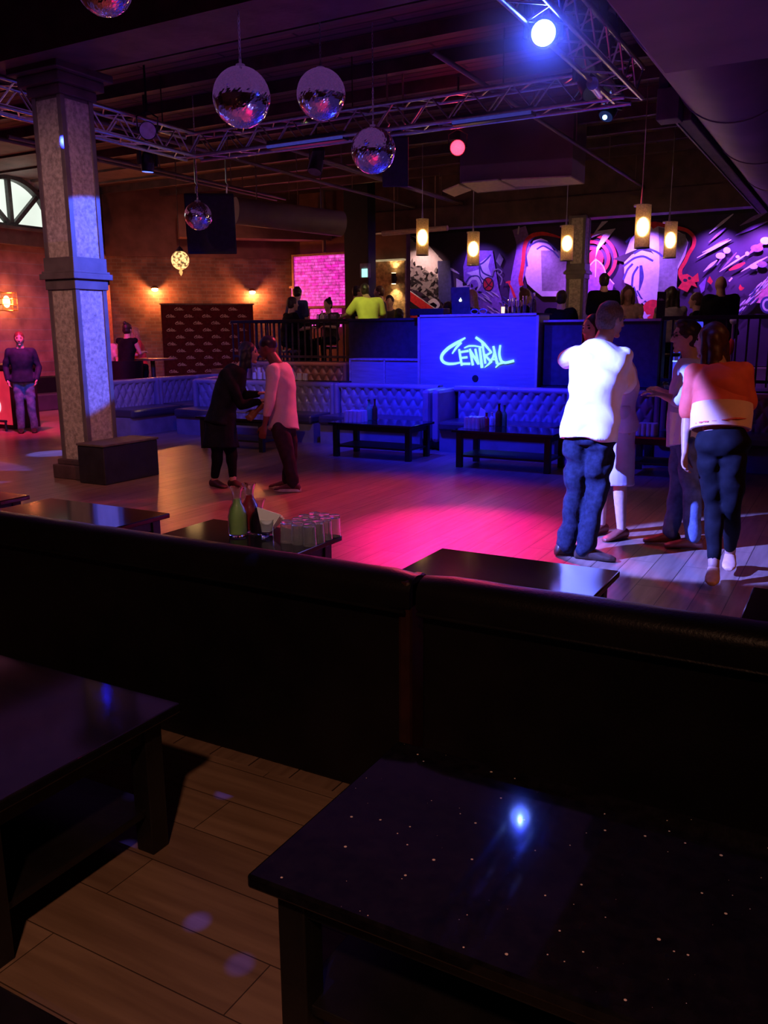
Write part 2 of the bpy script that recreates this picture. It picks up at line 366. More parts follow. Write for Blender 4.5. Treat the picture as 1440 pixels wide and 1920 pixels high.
# window (fanlight)
wn = MB(); wc = PX(38, 420, XL); cy, cz = 12.40, wz0
R_ = .96
gl = MB(); prof = [(XL-.1, cy+R_*math.cos(t), cz+R_*math.sin(t)) for t in np.linspace(0, PI, 33)]
gl.prism(prof, (-.02, 0, 0)); struct('window_1', gl, emis('fanlight_glass', (.90, 1., .88), 1.0, .25, 1.2))
fr = MB()
for t0, t1 in zip(np.linspace(0, PI, 33)[:-1], np.linspace(0, PI, 33)[1:]):
    for (ra, rb, xa, xb) in ((R_-.01, R_+.09, -.12, .06),):
        q = [(cy+r*math.cos(t), cz+r*math.sin(t)) for r, t in ((ra, t0), (rb, t0), (rb, t1), (ra, t1))]
        fr.prism([(XL+xa, a, b) for a, b in q], (xb-xa, 0, 0))
for t in (PI*.25, PI*.5, PI*.75):
    d = np.array((0, math.cos(t), math.sin(t))); fr.obox(np.array((XL-.03, cy, cz))+d*.62, (1, 0, 0), d, np.cross((1, 0, 0), d), .1, 1.24, .085)
fr.box(XL-.12, XL+.06, cy-1.1, cy+1.1, cz-.02, cz+.07)
struct('window_2', fr, MT['iron'])
sp = MB()   # pale spandrel around the arch
for t0, t1 in zip(np.linspace(0, PI, 33)[:-1], np.linspace(0, PI, 33)[1:]):
    q = [(cy+(R_+.05)*math.cos(t0), cz+(R_+.05)*math.sin(t0)), (cy+(R_+.05)*math.cos(t1), cz+(R_+.05)*math.sin(t1)),
         (cy+(R_+.05)*math.cos(t1), CZ), (cy+(R_+.05)*math.cos(t0), CZ)]
    sp.prism([(XL-.06, a, b) for a, b in q], (-.05, 0, 0))
sp.box(XL-.11, XL-.06, wy0, cy-R_-.04, wz0, CZ).box(XL-.11, XL-.06, cy+R_+.04, wy1, wz0, CZ)
struct('wall_spandrel', sp, mat('pale_spandrel_board', (.55, .52, .45), .8, emit=(.5, .5, .4), es=0.0))
point('light_fanlight', (XL+.5, cy, cz+.5), (.9, 1, .85), 5, .3)
# doorway in the corner
struct('door_1', MB().box(XL-.02, XL+.03, 13.9, 14.75, 0, 2.75), MT['black'])
struct('trim_8', MB().box(XL, XL+.1, 14.72, 14.86, 0, 2.85).box(XL, XL+.1, 13.75, 13.88, 0, 2.85).box(XL, XL+.1, 13.75, 14.86, 2.75, 2.87), mat('oxblood_door_trim', (.45, .12, .07), .5))
# ceiling conduits running away from the camera, and a cornice light line
for i, (x, y) in enumerate(((1000, 218), (747, 347), (640, 310), (427, 294), (300, 320), (175, 299))):
    p = PZ(x, y, 4.35); cb = MB().cone((p[0], p[1]-3, 4.35), (p[0], 17.7 if p[0] > -10.5 else 15.2, 4.35), .028, n=10)
    for yy in np.arange(p[1], 17, 1.9): cb.cone((p[0], yy, 4.35), (p[0], yy, 4.8), .008, n=6)
    tag(cb.build('conduit', MT['duct'], smooth=True), ['ceiling conduit ending above the tallest-hung pendant lamp', 'ceiling conduit passing behind the black hanging speaker',
        'ceiling conduit crossing behind the third mirror ball', 'ceiling conduit starting near the truss corner', 'ceiling conduit above the small mirror ball', 'leftmost ceiling conduit, right of the stone column'][i], 'pipe')
# ================================================================== COLUMNS
def column(name, label, cx, cy, z0, z1, s, joint, jh=.34):
    t = thing(name, label, 'column', (cx, cy, z0))
    h = s/2; f = .058
    m = MB(); m.box(cx-h+.02, cx+h-.02, cy-h+.02, cy+h-.02, z0, z1)
    for a in (-1, 1):
        for b in (-1, 1): m.box(cx+a*h-(f if a > 0 else 0), cx+a*h+(0 if a > 0 else f), cy+b*h-(f if b > 0 else 0), cy+b*h+(0 if b > 0 else f), z0, z1)
    m.build('frame', MT['framecol'], t, bevel=.004)
    j = MB().box(cx-h-.015, cx+h+.015, cy-h-.015, cy+h+.015, joint, joint+jh)
    j.box(cx-h-.055, cx+h+.055, cy-h-.055, cy+h+.055, joint+jh*.32, joint+jh*.5).box(cx-h-.035, cx+h+.035, cy-h-.035, cy+h+.035, joint+jh*.5, joint+jh*.58)
    j.build('joint_band', MT['framecol'], t, bevel=.006)
    for za, zb in ((z0+.05, joint-.0), (joint+jh, z1-.05)):
        for k in range(4):
            pm = MB(); q = h-.012
            if k == 0: pm.box(cx-h+f, cx+h-f, cy-q, cy-q+.02, za, zb)
            if k == 1: pm.box(cx+q-.02, cx+q, cy-h+f, cy+h-f, za, zb)
            if k == 2: pm.box(cx-h+f, cx+h-f, cy+q-.02, cy+q, za, zb)
            if k == 3: pm.box(cx-q, cx-q+.02, cy-h+f, cy+h-f, za, zb)
            pm.build('stone_panel', MT['panelcol'], t)
    return t
CX, CY, CS = -7.72, 6.83, .44
t = column('stone_column', 'tall square column with pale stone panels in a dark frame, lit blue on its right face', CX, CY, 0, 4.08, CS, 2.10)
h = CS/2
m = MB().box(CX-h-.03, CX+h+.03, CY-h-.03, CY+h+.03, 4.06, 4.16).box(CX-h-.09, CX+h+.09, CY-h-.09, CY+h+.09, 4.16, 4.26).box(CX-h-.16, CX+h+.16, CY-h-.16, CY+h+.16, 4.26, 4.34)
m.build('capital', MT['beam'], t, bevel=.01)
m = MB().box(CX-h-.08, CX+h+.01, CY-h-.08, CY+h+.02, 0, .16).box(CX-h-.04, CX+h, CY-h-.04, CY+h, .16, .22)
m.build('base', MT['beam'], t, bevel=.01)
q = PY(1090, 500, 18.0)
column('stone_column', 'far slim stone-panelled column between the pendant lamps, in front of the mural', q[0]+.02, 18.0-.3, pz, 3.9, .36, 2.66, .30)
# hefty dark post by the exit sign
a = PY(645, 450, 17.0)[0]; b = PY(690, 450, 17.0)[0]
tag(MB().box(a, b, 17.0, 17.35, pz if False else 0.86, 4.9).build('black_post', MT['black'], bevel=.01), 'wide black post to the right of the pink lit brick panel', 'post')
# riser box against the column
c0 = PZ(205, 906); c1 = PZ(299, 889)
bx = thing('riser_box', 'low black carpeted riser box at the foot of the stone column', 'box', (c0[0]-.3, (c0[1]+c1[1])/2, 0))
MB().box(-7.475, -7.07, 6.43, 7.25, 0, .42).build('body', MT['blackplat'], bx, bevel=.012)
MB().box(-7.475, -7.058, 6.418, 7.26, .42, .445).build('lid', mat('riser_lid', (.12, .09, .08), .6), bx, bevel=.006)

# ================================================================== TABLES
TOP = mat('black_stone_tabletop', (.008, .007, .010), .055, var=.5, scale=30, spec=.2)
def speckle(m):
    n = m.node_tree.nodes; l = m.node_tree.links; b = n['Principled BSDF']
    tc = n.new('ShaderNodeTexCoord'); v = n.new('ShaderNodeTexVoronoi'); v.inputs['Scale'].default_value = 21; v.voronoi_dimensions = '2D'; l.new(tc.outputs['Object'], v.inputs['Vector'])
    w = n.new('ShaderNodeTexWhiteNoise'); w.noise_dimensions = '3D'; l.new(v.outputs['Position'], w.inputs['Vector'])
    lt = n.new('ShaderNodeMath'); lt.operation = 'MULTIPLY'; lt.inputs[1].default_value = .075; 
    pw = n.new('ShaderNodeMath'); pw.operation = 'POWER'; pw.inputs[1].default_value = 7; l.new(w.outputs['Value'], pw.inputs[0]); l.new(pw.outputs[0], lt.inputs[0])
    c = n.new('ShaderNodeMath'); c.operation = 'LESS_THAN'; l.new(v.outputs['Distance'], c.inputs[0]); l.new(lt.outputs[0], c.inputs[1])
    old = b.inputs['Base Color'].links[0].from_socket
    mx = n.new('ShaderNodeMix'); mx.data_type = 'RGBA'; l.new(c.outputs[0], mx.inputs['Factor']); l.new(old, mx.inputs[6]); mx.inputs[7].default_value = (.95, .85, .7, 1)
    l.new(mx.outputs[2], b.inputs['Base Color'])
speckle(TOP)
TOPF = mat('black_lacquer_tabletop', (.010, .009, .012), .09, var=.3, scale=20, spec=.5)
def lounge_table(name, label, x0, x1, y0, y1, h=.485, top=None, group=None, shelf=True):
    t = thing(name, label, 'table', ((x0+x1)/2, (y0+y1)/2, 0), group=group)
    MB().box(x0, x1, y0, y1, h-.032, h).build('tabletop', top or TOPF, t, bevel=.006)
    i = .055; w = .07
    MB().box(x0+i, x1-i, y0+i, y0+i+.025, h-.10, h-.032).box(x0+i, x1-i, y1-i-.025, y1-i, h-.10, h-.032).box(x0+i, x0+i+.025, y0+i, y1-i, h-.10, h-.032).box(x1-i-.025, x1-i, y0+i, y1-i, h-.10, h-.032).build('apron', MT['black'], t)
    for a in (0, 1):
        for b in (0, 1):
            lx = x0+i-.01 if a == 0 else x1-i+.01-w; ly = y0+i-.01 if b == 0 else y1-i+.01-w
            MB().box(lx, lx+w, ly, ly+w, 0, h-.033).build('leg', MT['black'], t, bevel=.004)
    if shelf:
        MB().box(x0+i+.01, x1-i-.01, y0+i+.01, y1-i-.01, .13, .155).build('shelf', MT['black'], t, bevel=.003)
    return t
a = PZ(462, 1640, .485); b = PZ(1100, 1920, .485); c = PZ(745, 1385, .485)
lounge_table('lounge_table', 'black speckled stone-topped lounge table nearest the camera at lower right', a[0]-.0, a[0]+1.22, a[1], a[1]+.69, top=TOP)
d = PZ(310, 1322, .485)
lounge_table('lounge_table', 'black lounge table with lower shelf at the lower left, in front of the bench', -3.05, -1.765, 1.10, 1.84, top=TOPF)
e_ = PZ(0, 1845, .485)
lounge_table('lounge_table', 'dark table corner at the very bottom left of the picture', e_[0]-.9, e_[0]+.55, e_[1]-.62, e_[1], top=TOPF)
ft = []
for lab, (x, y), wx in (('glossy black lounge table with carafes and upturned glasses', (638, 1005), .95),
                        ('glossy black lounge table reflecting the blue column, left of the carafes', (315, 963), .95),
                        ('glossy black lounge table right behind the bench seam, reflecting the man in white', (1163, 1070), .95),
                        ('black lounge table cut off by the left picture edge', (48, 930), .95)):
    p = PZ(x, y, .485); ft.append(p); wx = 1.12 if 'left of' in lab else wx
    yb = PZ(912, 1038, .485)[1]
    lounge_table('lounge_table', lab, p[0]-wx, p[0], yb-.62, yb)
TC = ft[0]
# corner of another dark table at the right edge
p = PZ(1412, 1100, .55); lounge_table('lounge_table', 'dark lounge table corner at the right picture edge', p[0], p[0]+.9, p[1]-.6, p[1], .55)
# far tables
p = PZ(767, 866); q = PZ(625, 856)
F1 = lounge_table('lounge_table', 'far black lounge table with open lower shelf, in front of the brightest blue bench', q[0]-.06, p[0]+.06, p[1]-.06, p[1]+.62, .46)
F1x = (q[0]-.06, p[0]+.06, p[1]-.06, p[1]+.62)
p = PZ(1030, 888); q = PZ(857, 876)
lounge_table('lounge_table', 'far black lounge table between the bench divider and the man in white', q[0]-.06, p[0]+.06, p[1]-.1, p[1]+.58, .46)
F2x = (q[0]-.06, p[0]+.06, p[1]-.1, p[1]+.58)
p = PZ(1165, 890); F3x = (p[0], p[0]+1.25, p[1]-.06, p[1]+.58)
lounge_table('lounge_table', 'far black lounge table half hidden behind the man with the apron', *F3x, .46)
p = PZ(378, 840); F4x = (p[0]-.05, p[0]+1.15, p[1]-.05, p[1]+.6)
lounge_table('lounge_table', 'dark lounge table behind the woman in the long coat', *F4x, .46)

# ================================================================== BENCHES
def tufted(x0, x1, z0, z1, cw=.078, chh=.135, dep=.042, y=0):
    nx = max(8, int((x1-x0)/.012)); nz = max(8, int((z1-z0)/.012))
    X, Z = np.meshgrid(np.linspace(x0, x1, nx), np.linspace(z0, z1, nz))
    u = (X-x0)/cw; v = (Z-z0)/chh
    # diamonds: buttons at (i, j) with i+j even
    p = np.abs(np.sin(PI*(u+v)/2)); q = np.abs(np.sin(PI*(u-v)/2))
    hgt = (p*q)**.42
    du = u-np.round(u); dv = v-np.round(v); near = ((np.round(u)+np.round(v)) % 2 == 0)
    r2 = (du*cw)**2+(dv*chh)**2; hgt = hgt+near*.42*np.exp(-r2/(.014**2))
    e = np.clip(np.minimum((z1-Z), 1)/.05, 0, 1); e2 = np.clip((np.minimum(X-x0, x1-X))/.02, 0, 1)
    low = np.clip((Z-z0)/.12, 0, 1)
    vert = np.abs(np.sin(PI*u/2*1.0+PI/4*0))**.4       # vertical channels below the last row
    hh = hgt*low+(1-low)*np.abs(np.sin(PI*u/1.0))**.45
    Y = y-dep*hh*e2-.02*(1-e)*0
    return MB().grid(X, Y, Z)
def banquette(name, label, L, mtl, loc, rz, group=None, h=.87, seat_h=.42, depth=.62, padl=True, padr=True, cat='bench'):
    # local frame: back plane at y=0, faces -y, runs x 0..L
    t = thing(name, label, cat, loc, rz, group)
    B = np.array(loc); 
    def bd(mb, n, m, **k):
        mb.v = [tuple(np.array(p)+base_of(t)) for p in mb.v]; return mb.build(n, m, t, **k)
    bd(MB().box(0, L, 0, .14, .02, h-.02), 'back_shell', MT['vinyl'], bevel=.01)
    bd(tufted(.05, L-.05, seat_h-.02, h-.045, y=-.01), 'tufted_backrest', mtl, smooth='all', fix=False)
    r = MB(); r.tube([(.0, -.01, h-.045), (L, -.01, h-.045)], .045, 12); r.box(0, L, -.01, .14, h-.05, h-.002)
    bd(r, 'top_roll', mtl, smooth=True)
    s = MB().box(.02, L-.02, -depth, -.02, seat_h-.13, seat_h); bd(s, 'seat', MT['seat'], bevel=.035)
    bd(MB().box(.02, L-.02, -depth+.06, -.01, .0, seat_h-.13), 'base', MT['kick'])
    for sx, on in ((0, padl), (L, padr)):
        if on:
            e = MB().box(sx-.035, sx+.035, -.085, .12, .05, h-.005); bd(e, 'end_pad', mtl, bevel=.028)
    return t
BY = 11.02
xs = [PY(x, 760, BY)[0] for x in (371, 631, 838, 1075, 1240, 1470)]
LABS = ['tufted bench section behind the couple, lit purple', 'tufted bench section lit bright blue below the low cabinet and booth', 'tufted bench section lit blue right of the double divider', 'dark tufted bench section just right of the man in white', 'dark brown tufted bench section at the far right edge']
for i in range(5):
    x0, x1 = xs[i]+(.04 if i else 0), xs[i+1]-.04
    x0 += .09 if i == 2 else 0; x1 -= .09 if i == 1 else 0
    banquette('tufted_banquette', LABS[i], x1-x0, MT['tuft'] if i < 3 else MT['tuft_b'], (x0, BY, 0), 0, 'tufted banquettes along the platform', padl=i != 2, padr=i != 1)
    # thick arms at the divider
t = thing('bench_divider', 'pair of padded upright arms dividing the blue-lit tufted benches', 'divider', (xs[2], BY, 0))
for s in (-1, 1):
    MB().box(xs[2]+s*.075-.055, xs[2]+s*.075+.055, BY-.56, BY+.1, .12, .845).build('padded_arm', MT['tuft'], t, bevel=.05)
# left wing, facing the dance floor
LX = PX(320, 707, -10.75)[0]
segs = [(9.85, 11.05, 'tufted bench wing left of the coat woman, nearer section beside the column'), (11.13, 12.1, 'short tufted bench wing section next to the rounded corner')]
for y0, y1, lb in segs:
    banquette('tufted_banquette', lb, y1-y0, MT['tuft'], (LX, y0, 0), PI/2, 'tufted banquettes along the platform', h=.87)
# corner piece between wing and row
cx1 = xs[0]; t = thing('tufted_corner', 'rounded tufted corner joining the left wing bench to the far row', 'bench', (LX, BY+.7, 0))
# quarter curve backrest from (LX,12.1) to (xs0, BY) built as a diagonal run
p0 = np.array((LX, 12.14)); p1 = np.array((cx1-.02, BY)); 
pm = np.array((LX+.25, 12.75)) if False else None
cxr = (cx1-LX)
NU, NV = 240, 46
u = np.linspace(0, 1, NU); zz = np.linspace(.4, .825, NV)
C0, C1, C2 = p0, np.array((LX, 12.6)), np.array((LX+.55, 12.6)); 
pts = []
path = [np.array((LX, 12.14)), np.array((LX+.02, 12.45)), np.array((LX+.2, 12.62)), np.array((LX+.5, 12.6)), np.array(((LX+cx1)/2+.2, 11.95)), np.array((cx1-.02, BY))]
seg = np.array([0]+[np.linalg.norm(path[i+1]-path[i]) for i in range(len(path)-1)]).cumsum()
P = np.array([[np.interp(s, seg, [q[k] for q in path]) for k in (0, 1)] for s in np.linspace(0, seg[-1], NU)])
for _ in range(12): P[1:-1] = (P[:-2]+2*P[1:-1]+P[2:])/4
T = np.gradient(P, axis=0); T /= np.linalg.norm(T, axis=1)[:, None]; Nn = np.stack([T[:, 1], -T[:, 0]], 1)
SS = np.linspace(0, seg[-1], NU); U_, Z_ = np.meshgrid(SS, zz)
uu = U_/.078; vv = (Z_-.4)/.135
hg = (np.abs(np.sin(PI*(uu+vv)/2))*np.abs(np.sin(PI*(uu-vv)/2)))**.42*.045
Xg = P[:, 0][None]+Nn[:, 0][None]*hg; Yg = P[:, 1][None]+Nn[:, 1][None]*hg
MB().grid(Xg, Yg, Z_).build('tufted_backrest', MT['tuft'], t, smooth='all', fix=False)
MB().tube([(a, b, .83) for a, b in P], .045, 10).build('top_roll', MT['tuft'], t, smooth=True)
sh = MB(); outer = P-Nn*.12
rs = [[(P[i, 0], P[i, 1], .02), (P[i, 0], P[i, 1], .84), (outer[i, 0], outer[i, 1], .84), (outer[i, 0], outer[i, 1], .02)] for i in range(0, NU, 3)]
sh.rings(rs); sh.build('back_shell', MT['vinyl'], t)
inn = P+Nn*.6
st_ = MB(); st_.rings([[(P[i, 0]+Nn[i, 0]*.02, P[i, 1]+Nn[i, 1]*.02, .02), (P[i, 0]+Nn[i, 0]*.02, P[i, 1]+Nn[i, 1]*.02, .42), (P[i, 0]+Nn[i, 0]*.3, P[i, 1]+Nn[i, 1]*.3, .42), (P[i, 0]+Nn[i, 0]*.3, P[i, 1]+Nn[i, 1]*.3, .02)] for i in range(0, NU, 3)])
st_.build('seat', MT['seat'], t)
# second bench up behind, orange lit, and the ledge with glasses
x0 = PY(470, 690, 11.9)[0]; x1 = PY(652, 690, 11.9)[0]
banquette('tufted_banquette', 'brown tufted bench top rising behind the far row, under the railing', x1-x0, MT['tuft_b'], (x0, 11.87, .28), 0, h=.86)
tag(MB().box(xs[0]+.3, PY(652, 700, 11.3)[0], 11.17, 11.42, .80, .875).build('bench_ledge', MT['black'], bevel=.01), 'narrow dark ledge behind the couple, holding upturned glasses', 'ledge')

# near benches seen from behind
def near_bench(label, x0, x1, pad_left, pad_right):
    t = thing('lounge_bench', label, 'bench', ((x0+x1)/2, 2.45, 0), group='black benches backing onto the camera')
    H_ = .835
    MB().box(x0+.01, x1-.01, 2.385, 2.50, .0, H_-.05).build('back_panel', MT['vinyl'], t, bevel=.01)
    r = MB(); prof = []
    for k in range(13):
        a = PI*k/12; prof.append((2.42-.075*math.cos(a)*1.0, H_-.06+.06*math.sin(a)))
    prof += [(2.495, H_-.12), (2.345, H_-.12)]
    nseg = max(2, int((x1-x0)/.1)); rs = []
    for i in range(nseg+1):
        x = x0+(x1-x0)*i/nseg; sc = 1 if 0 < i < nseg else .82
        rs.append([(x, 2.42+(py-2.42)*sc, H_-.06+(pz_-H_+.06)*sc+random.uniform(-.0015, .0015)) for py, pz_ in prof])
    r.rings(rs); r.build('top_roll', MT['vinyl'], t, smooth=True, ang=50)
    MB().tube([(x0+.01, 2.343, H_-.118), (x1-.01, 2.343, H_-.118)], .007, 8).build('piping', MT['vinyl'], t, smooth=True)
    MB().box(x0+.02, x1-.02, 2.50, 3.1, .28, .42).build('seat', MT['seat'], t, bevel=.03)
    MB().box(x0+.03, x1-.03, 2.50, 3.03, .0, .28).build('base', MT['black'], t)
    for on, xx in ((pad_left, x0), (pad_right, x1)):
        if on:
            s = 1 if xx == x0 else -1
            MB().box(min(xx, xx+s*.05), max(xx, xx+s*.05), 2.365, 2.50, .0, H_-.02).build('end_welt', mat('oxblood_vinyl_welt', (.035, .012, .01), .4, spec=.3), t, bevel=.015)
    return t
sx = PZ(800, 1068, .835)[0]
near_bench('black vinyl bench back at lower left, running off the left picture edge', -5.2, sx-.012, False, True)
near_bench('black vinyl bench back at lower right, right of the seam', sx+.012, 1.9, False, False)

# ================================================================== PLATFORM FRONT
# DJ booth
bx0 = PY(784, 650, 11.5)[0]; bx1 = PY(1009.5, 650, 11.5)[0]
bt = thing('dj_booth', 'blue-lit DJ booth front with pale edge trim and white graffiti lettering', 'booth', ((bx0+bx1)/2, 11.5, 0))
BT = 1.865
fb_ = MB().box(bx0+.02, bx1-.02, 11.5, 12.0, .3, BT-.02).build('front_box', MT['booth'], bt)
MB().box(bx0, bx0+.035, 11.48, 11.52, .3, BT).box(bx1-.035, bx1, 11.48, 11.52, .3, BT).box(bx0, bx1, 11.48, 11.52, BT-.03, BT).build('edge_trim', MT['trim'], bt)
MB().box(bx0, bx1, 11.52, 12.05, BT-.02, BT).build('countertop', MT['black'], bt)
gh = PY(891, 709.5, 11.5)
MB().cone((gh[0], 11.503, gh[2]), (gh[0], 11.485, gh[2]), .052, .045, 20).build('cable_port', MT['black'], fb_)
def stroke(mb, pts, T, z=0, dep=.012, res=10):
    # variable-width stroke; pts (x,y,w) in sign units; T maps (x,y)->3D
    P_ = np.array(pts, float); s = np.concatenate([[0], np.cumsum(np.hypot(*np.diff(P_[:, :2], axis=0).T))])
    n = max(res, len(pts)*6) if len(pts) > 2 else 2
    ss = np.linspace(0, s[-1], n); Q = np.stack([np.interp(ss, s, P_[:, k]) for k in range(3)], 1)
    if len(pts) > 2:
        for _ in range(5): Q[1:-1] = (Q[:-2]+2*Q[1:-1]+Q[2:])/4
    d = np.gradient(Q[:, :2], axis=0); d /= np.linalg.norm(d, axis=1)[:, None]+1e-9; nr = np.stack([-d[:, 1], d[:, 0]], 1)
    L_ = Q[:, :2]+nr*Q[:, 2:]/2; R_2 = Q[:, :2]-nr*Q[:, 2:]/2
    rs = [[T(*L_[i], 0), T(*L_[i], dep), T(*R_2[i], dep), T(*R_2[i], 0)] for i in range(n)]
    mb.rings(rs)
LOGO = [[(548, 335, 16), (440, 392, 34), (350, 442, 36), (285, 500, 34), (264, 548, 32), (290, 590, 30), (350, 610, 28), (430, 606, 24), (510, 588, 14)],
        [(505, 385, 18), (450, 430, 26), (398, 500, 12)], [(478, 452, 20), (495, 540, 25), (512, 625, 22)], [(478, 486, 20), (585, 470, 24)], [(500, 545, 20), (575, 536, 24)],
        [(505, 606, 24), (608, 604, 24)], [(602, 448, 20), (640, 620, 24)], [(604, 462, 22), (704, 606, 24)], [(664, 448, 20), (704, 610, 24)],
        [(538, 440, 10), (590, 418, 18), (660, 418, 16), (740, 432, 10)], [(714, 436, 22), (745, 645, 28)], [(668, 330, 24), (755, 385, 26), (848, 485, 18)], [(742, 385, 18), (782, 600, 20)],
        [(850, 480, 20), (800, 510, 18), (772, 515, 14)], [(770, 505, 16), (852, 590, 22)], [(775, 640, 6), (828, 600, 20), (862, 545, 18), (885, 470, 14)], [(868, 420, 20), (915, 602, 24)], [(840, 560, 14), (900, 556, 14)],
        [(945, 410, 16), (934, 500, 22), (955, 575, 24), (1000, 592, 24), (1098, 568, 26)], [(898, 640, 8), (935, 600, 20), (980, 590, 18)]]
def logoT(ox, oy, oz, sc, ax=(1, 0, 0), nrm=(0, -1, 0)):
    ax = np.array(ax, float); nrm = np.array(nrm, float); o = np.array((ox, oy, oz), float)
    return lambda x, y, d: o+ax*(x-680)*sc+np.array((0, 0, 1.))*(490-y)*sc+nrm*d
lc = PY(780+680/6, 580+490/6, 11.49); lw = (bx1-bx0)/1365.
lm = MB(); T_ = logoT(lc[0], 11.499, lc[2], lw)
for i, s in enumerate(LOGO): stroke(lm, s, T_, dep=.008+.0006*i)
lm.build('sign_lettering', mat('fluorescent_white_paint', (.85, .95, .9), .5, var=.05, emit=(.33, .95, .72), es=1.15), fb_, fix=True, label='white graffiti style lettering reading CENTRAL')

# low cabinet left of the booth
q0 = PY(655, 690, 11.6)[0]; 
cb = thing('low_cabinet', 'low blue-lit cabinet with two framed mesh fronts, left of the booth', 'cabinet', ((q0+bx0)/2, 11.6, 0))
MB().box(q0, bx0-.03, 11.62, 12.0, .3, 1.19).build('carcass', MT['booth'], cb)
e = MB(); mid = (q0+bx0)/2
for xx in (q0, mid-.012, bx0-.055): e.box(xx, xx+.025, 11.595, 11.63, .5, 1.2)
e.box(q0, bx0-.03, 11.595, 12.0, 1.19, 1.215); e.build('frame', mat('satin_edge', (.45, .42, .45), .4), cb)
# dark parapet either side
p0 = PY(655, 600, 12.06)[0]
tag(MB().box(p0, bx0-.02, 12.04, 12.14, 1.16, 1.80).box(p0-.02, bx0-.02, 12.0, 12.18, 1.80, 1.835).build('parapet', mat('navy_black_panel', (.05, .045, .06), .5)), 'dark panelled parapet left of the DJ booth', 'parapet')
p1 = PY(1236, 650, 11.7)[0]
pr = thing('bar_counter', 'dark bar front panel between the DJ booth and the railing, behind the man in white', 'bar', ((bx1+p1)/2, 11.7, 0))
MB().box(bx1+.02, p1, 11.68, 12.1, .87, 1.74).build('panel', mat('navy_panel', (.06, .055, .07), .5), pr)
MB().box(bx1+.02, p1+.02, 11.62, 12.16, 1.74, 1.77).build('countertop', MT['trim'], pr)
# railings
def railing(label, x0, x1, y, z0, z1, seats=None, rz=0, step=.125):
    t = thing('railing', label, 'railing', (x0, y, z0), group=None)
    L = x1-x0
    if rz: t.rotation_euler = (0, 0, rz)
    n = int(L/step)
    MB().box(x0, x1, y-.06, y+.06, z1-.05, z1).build('handrail', MT['black'], t, bevel=.008)
    MB().box(x0, x1, y-.02, y+.02, z0+.05, z0+.09).build('bottom_rail', MT['iron'], t)
    for i in range(min(n, 98)+1):
        xx = x0+L*i/min(n, 98)
        MB().box(xx-.011, xx+.011, y-.011, y+.011, z0+.0, z1-.05).build('baluster', MT['iron'], t)
    return t
railing('black iron railing of the upper level left of the booth', PY(436, 600, 12.1)[0]+.0, p0, 12.09, 1.15, 1.84)
railing('black iron railing of the upper level at the right, behind the woman in orange', p1+.02, 1.6, 11.75, .9, 1.80, step=.13)
sr = thing('railing', 'side run of black railing returning to the back, beside the logo banner', 'railing', (-9.40, 12.2, pz))
MB().box(-9.46, -9.34, 12.2, 14.5, 1.79, 1.84).build('handrail', MT['black'], sr, bevel=.008)
MB().box(-9.42, -9.38, 12.2, 14.5, pz+.08, pz+.12).build('bottom_rail', MT['iron'], sr)
for yy in np.arange(12.25, 14.5, .13): MB().box(-9.411, -9.389, yy-.011, yy+.011, pz, 1.80).build('baluster', MT['iron'], sr)
# coolers glowing blue behind the right railing
q0 = PY(1262, 650, 13.4); q1 = PY(1325, 650, 13.4)
co = thing('bottle_cooler', 'blue-lit glass-front bottle cooler seen through the right railing', 'cooler', ((q0[0]+q1[0])/2, 13.4, pz))
MB().box(q0[0]-.05, q1[0]+.05, 13.5, 13.9, pz, 1.78).build('cabinet', MT['black'], co)
MB().box(q0[0], q1[0], 13.46, 13.49, pz+.05, 1.74).build('glass_door', emis('cooler_glow', (.06, .06, .9), .9, .4, 9), co)
e = MB()
for z_ in (1.15, 1.52): e.box(q0[0], q1[0], 13.43, 13.46, z_, z_+.02)
e.box((q0[0]+q1[0])/2-.02, (q0[0]+q1[0])/2+.02, 13.43, 13.46, pz+.05, 1.74)
e.build('door_shelf', emis('cooler_edge', (.35, .6, 1.), 1.2), co)
e = MB(); k = 0
for z_ in (1.17,):
    for xx in np.arange(q0[0]+.05, q1[0]-.03, .075): e.lathe([(.001, 0), (.028, 0), (.028, .15), (.011, .2), (.011, .27), (.001, .27)], (xx, 13.44, z_), 8)
e.build('bottles_inside', MT['glass_brown'], co, smooth=True, kind='stuff')

# ================================================================== BACKDROP ITEMS
# logo banner on the diagonal wall
def diagpt(x, y, off=0):
    d = ray(x, y); n = np.array([1, -1, 0]); o = np.array([XL, DY, 0.])+dn*off
    return CAMP+d*((o-CAMP)@n)/(d@n)
b0 = diagpt(301, 573, .2); b1 = diagpt(474, 574, .2)
bn = thing('logo_banner', 'dark red step-and-repeat banner with rows of small pale logos', 'banner', ((b0[0]+b1[0])/2, (b0[1]+b1[1])/2, 0))
ax = (b1-b0)*np.array((1, 1, 0)); Lb = np.linalg.norm(ax); ax /= Lb; ctr = (b0+b1)/2
MB().obox((ctr[0], ctr[1], 1.2), ax, -dn, (0, 0, 1), Lb, .02, 2.2).build('fabric', mat('maroon_banner', (.05, .008, .012), .85, spec=.1), bn)
MB().obox((ctr[0], ctr[1], 2.315), ax, -dn, (0, 0, 1), Lb+.06, .04, .035).obox((ctr[0], ctr[1], .09), ax, -dn, (0, 0, 1), Lb+.06, .05, .06).build('frame', MT['iron'], bn)
lg = MB(); row = 0
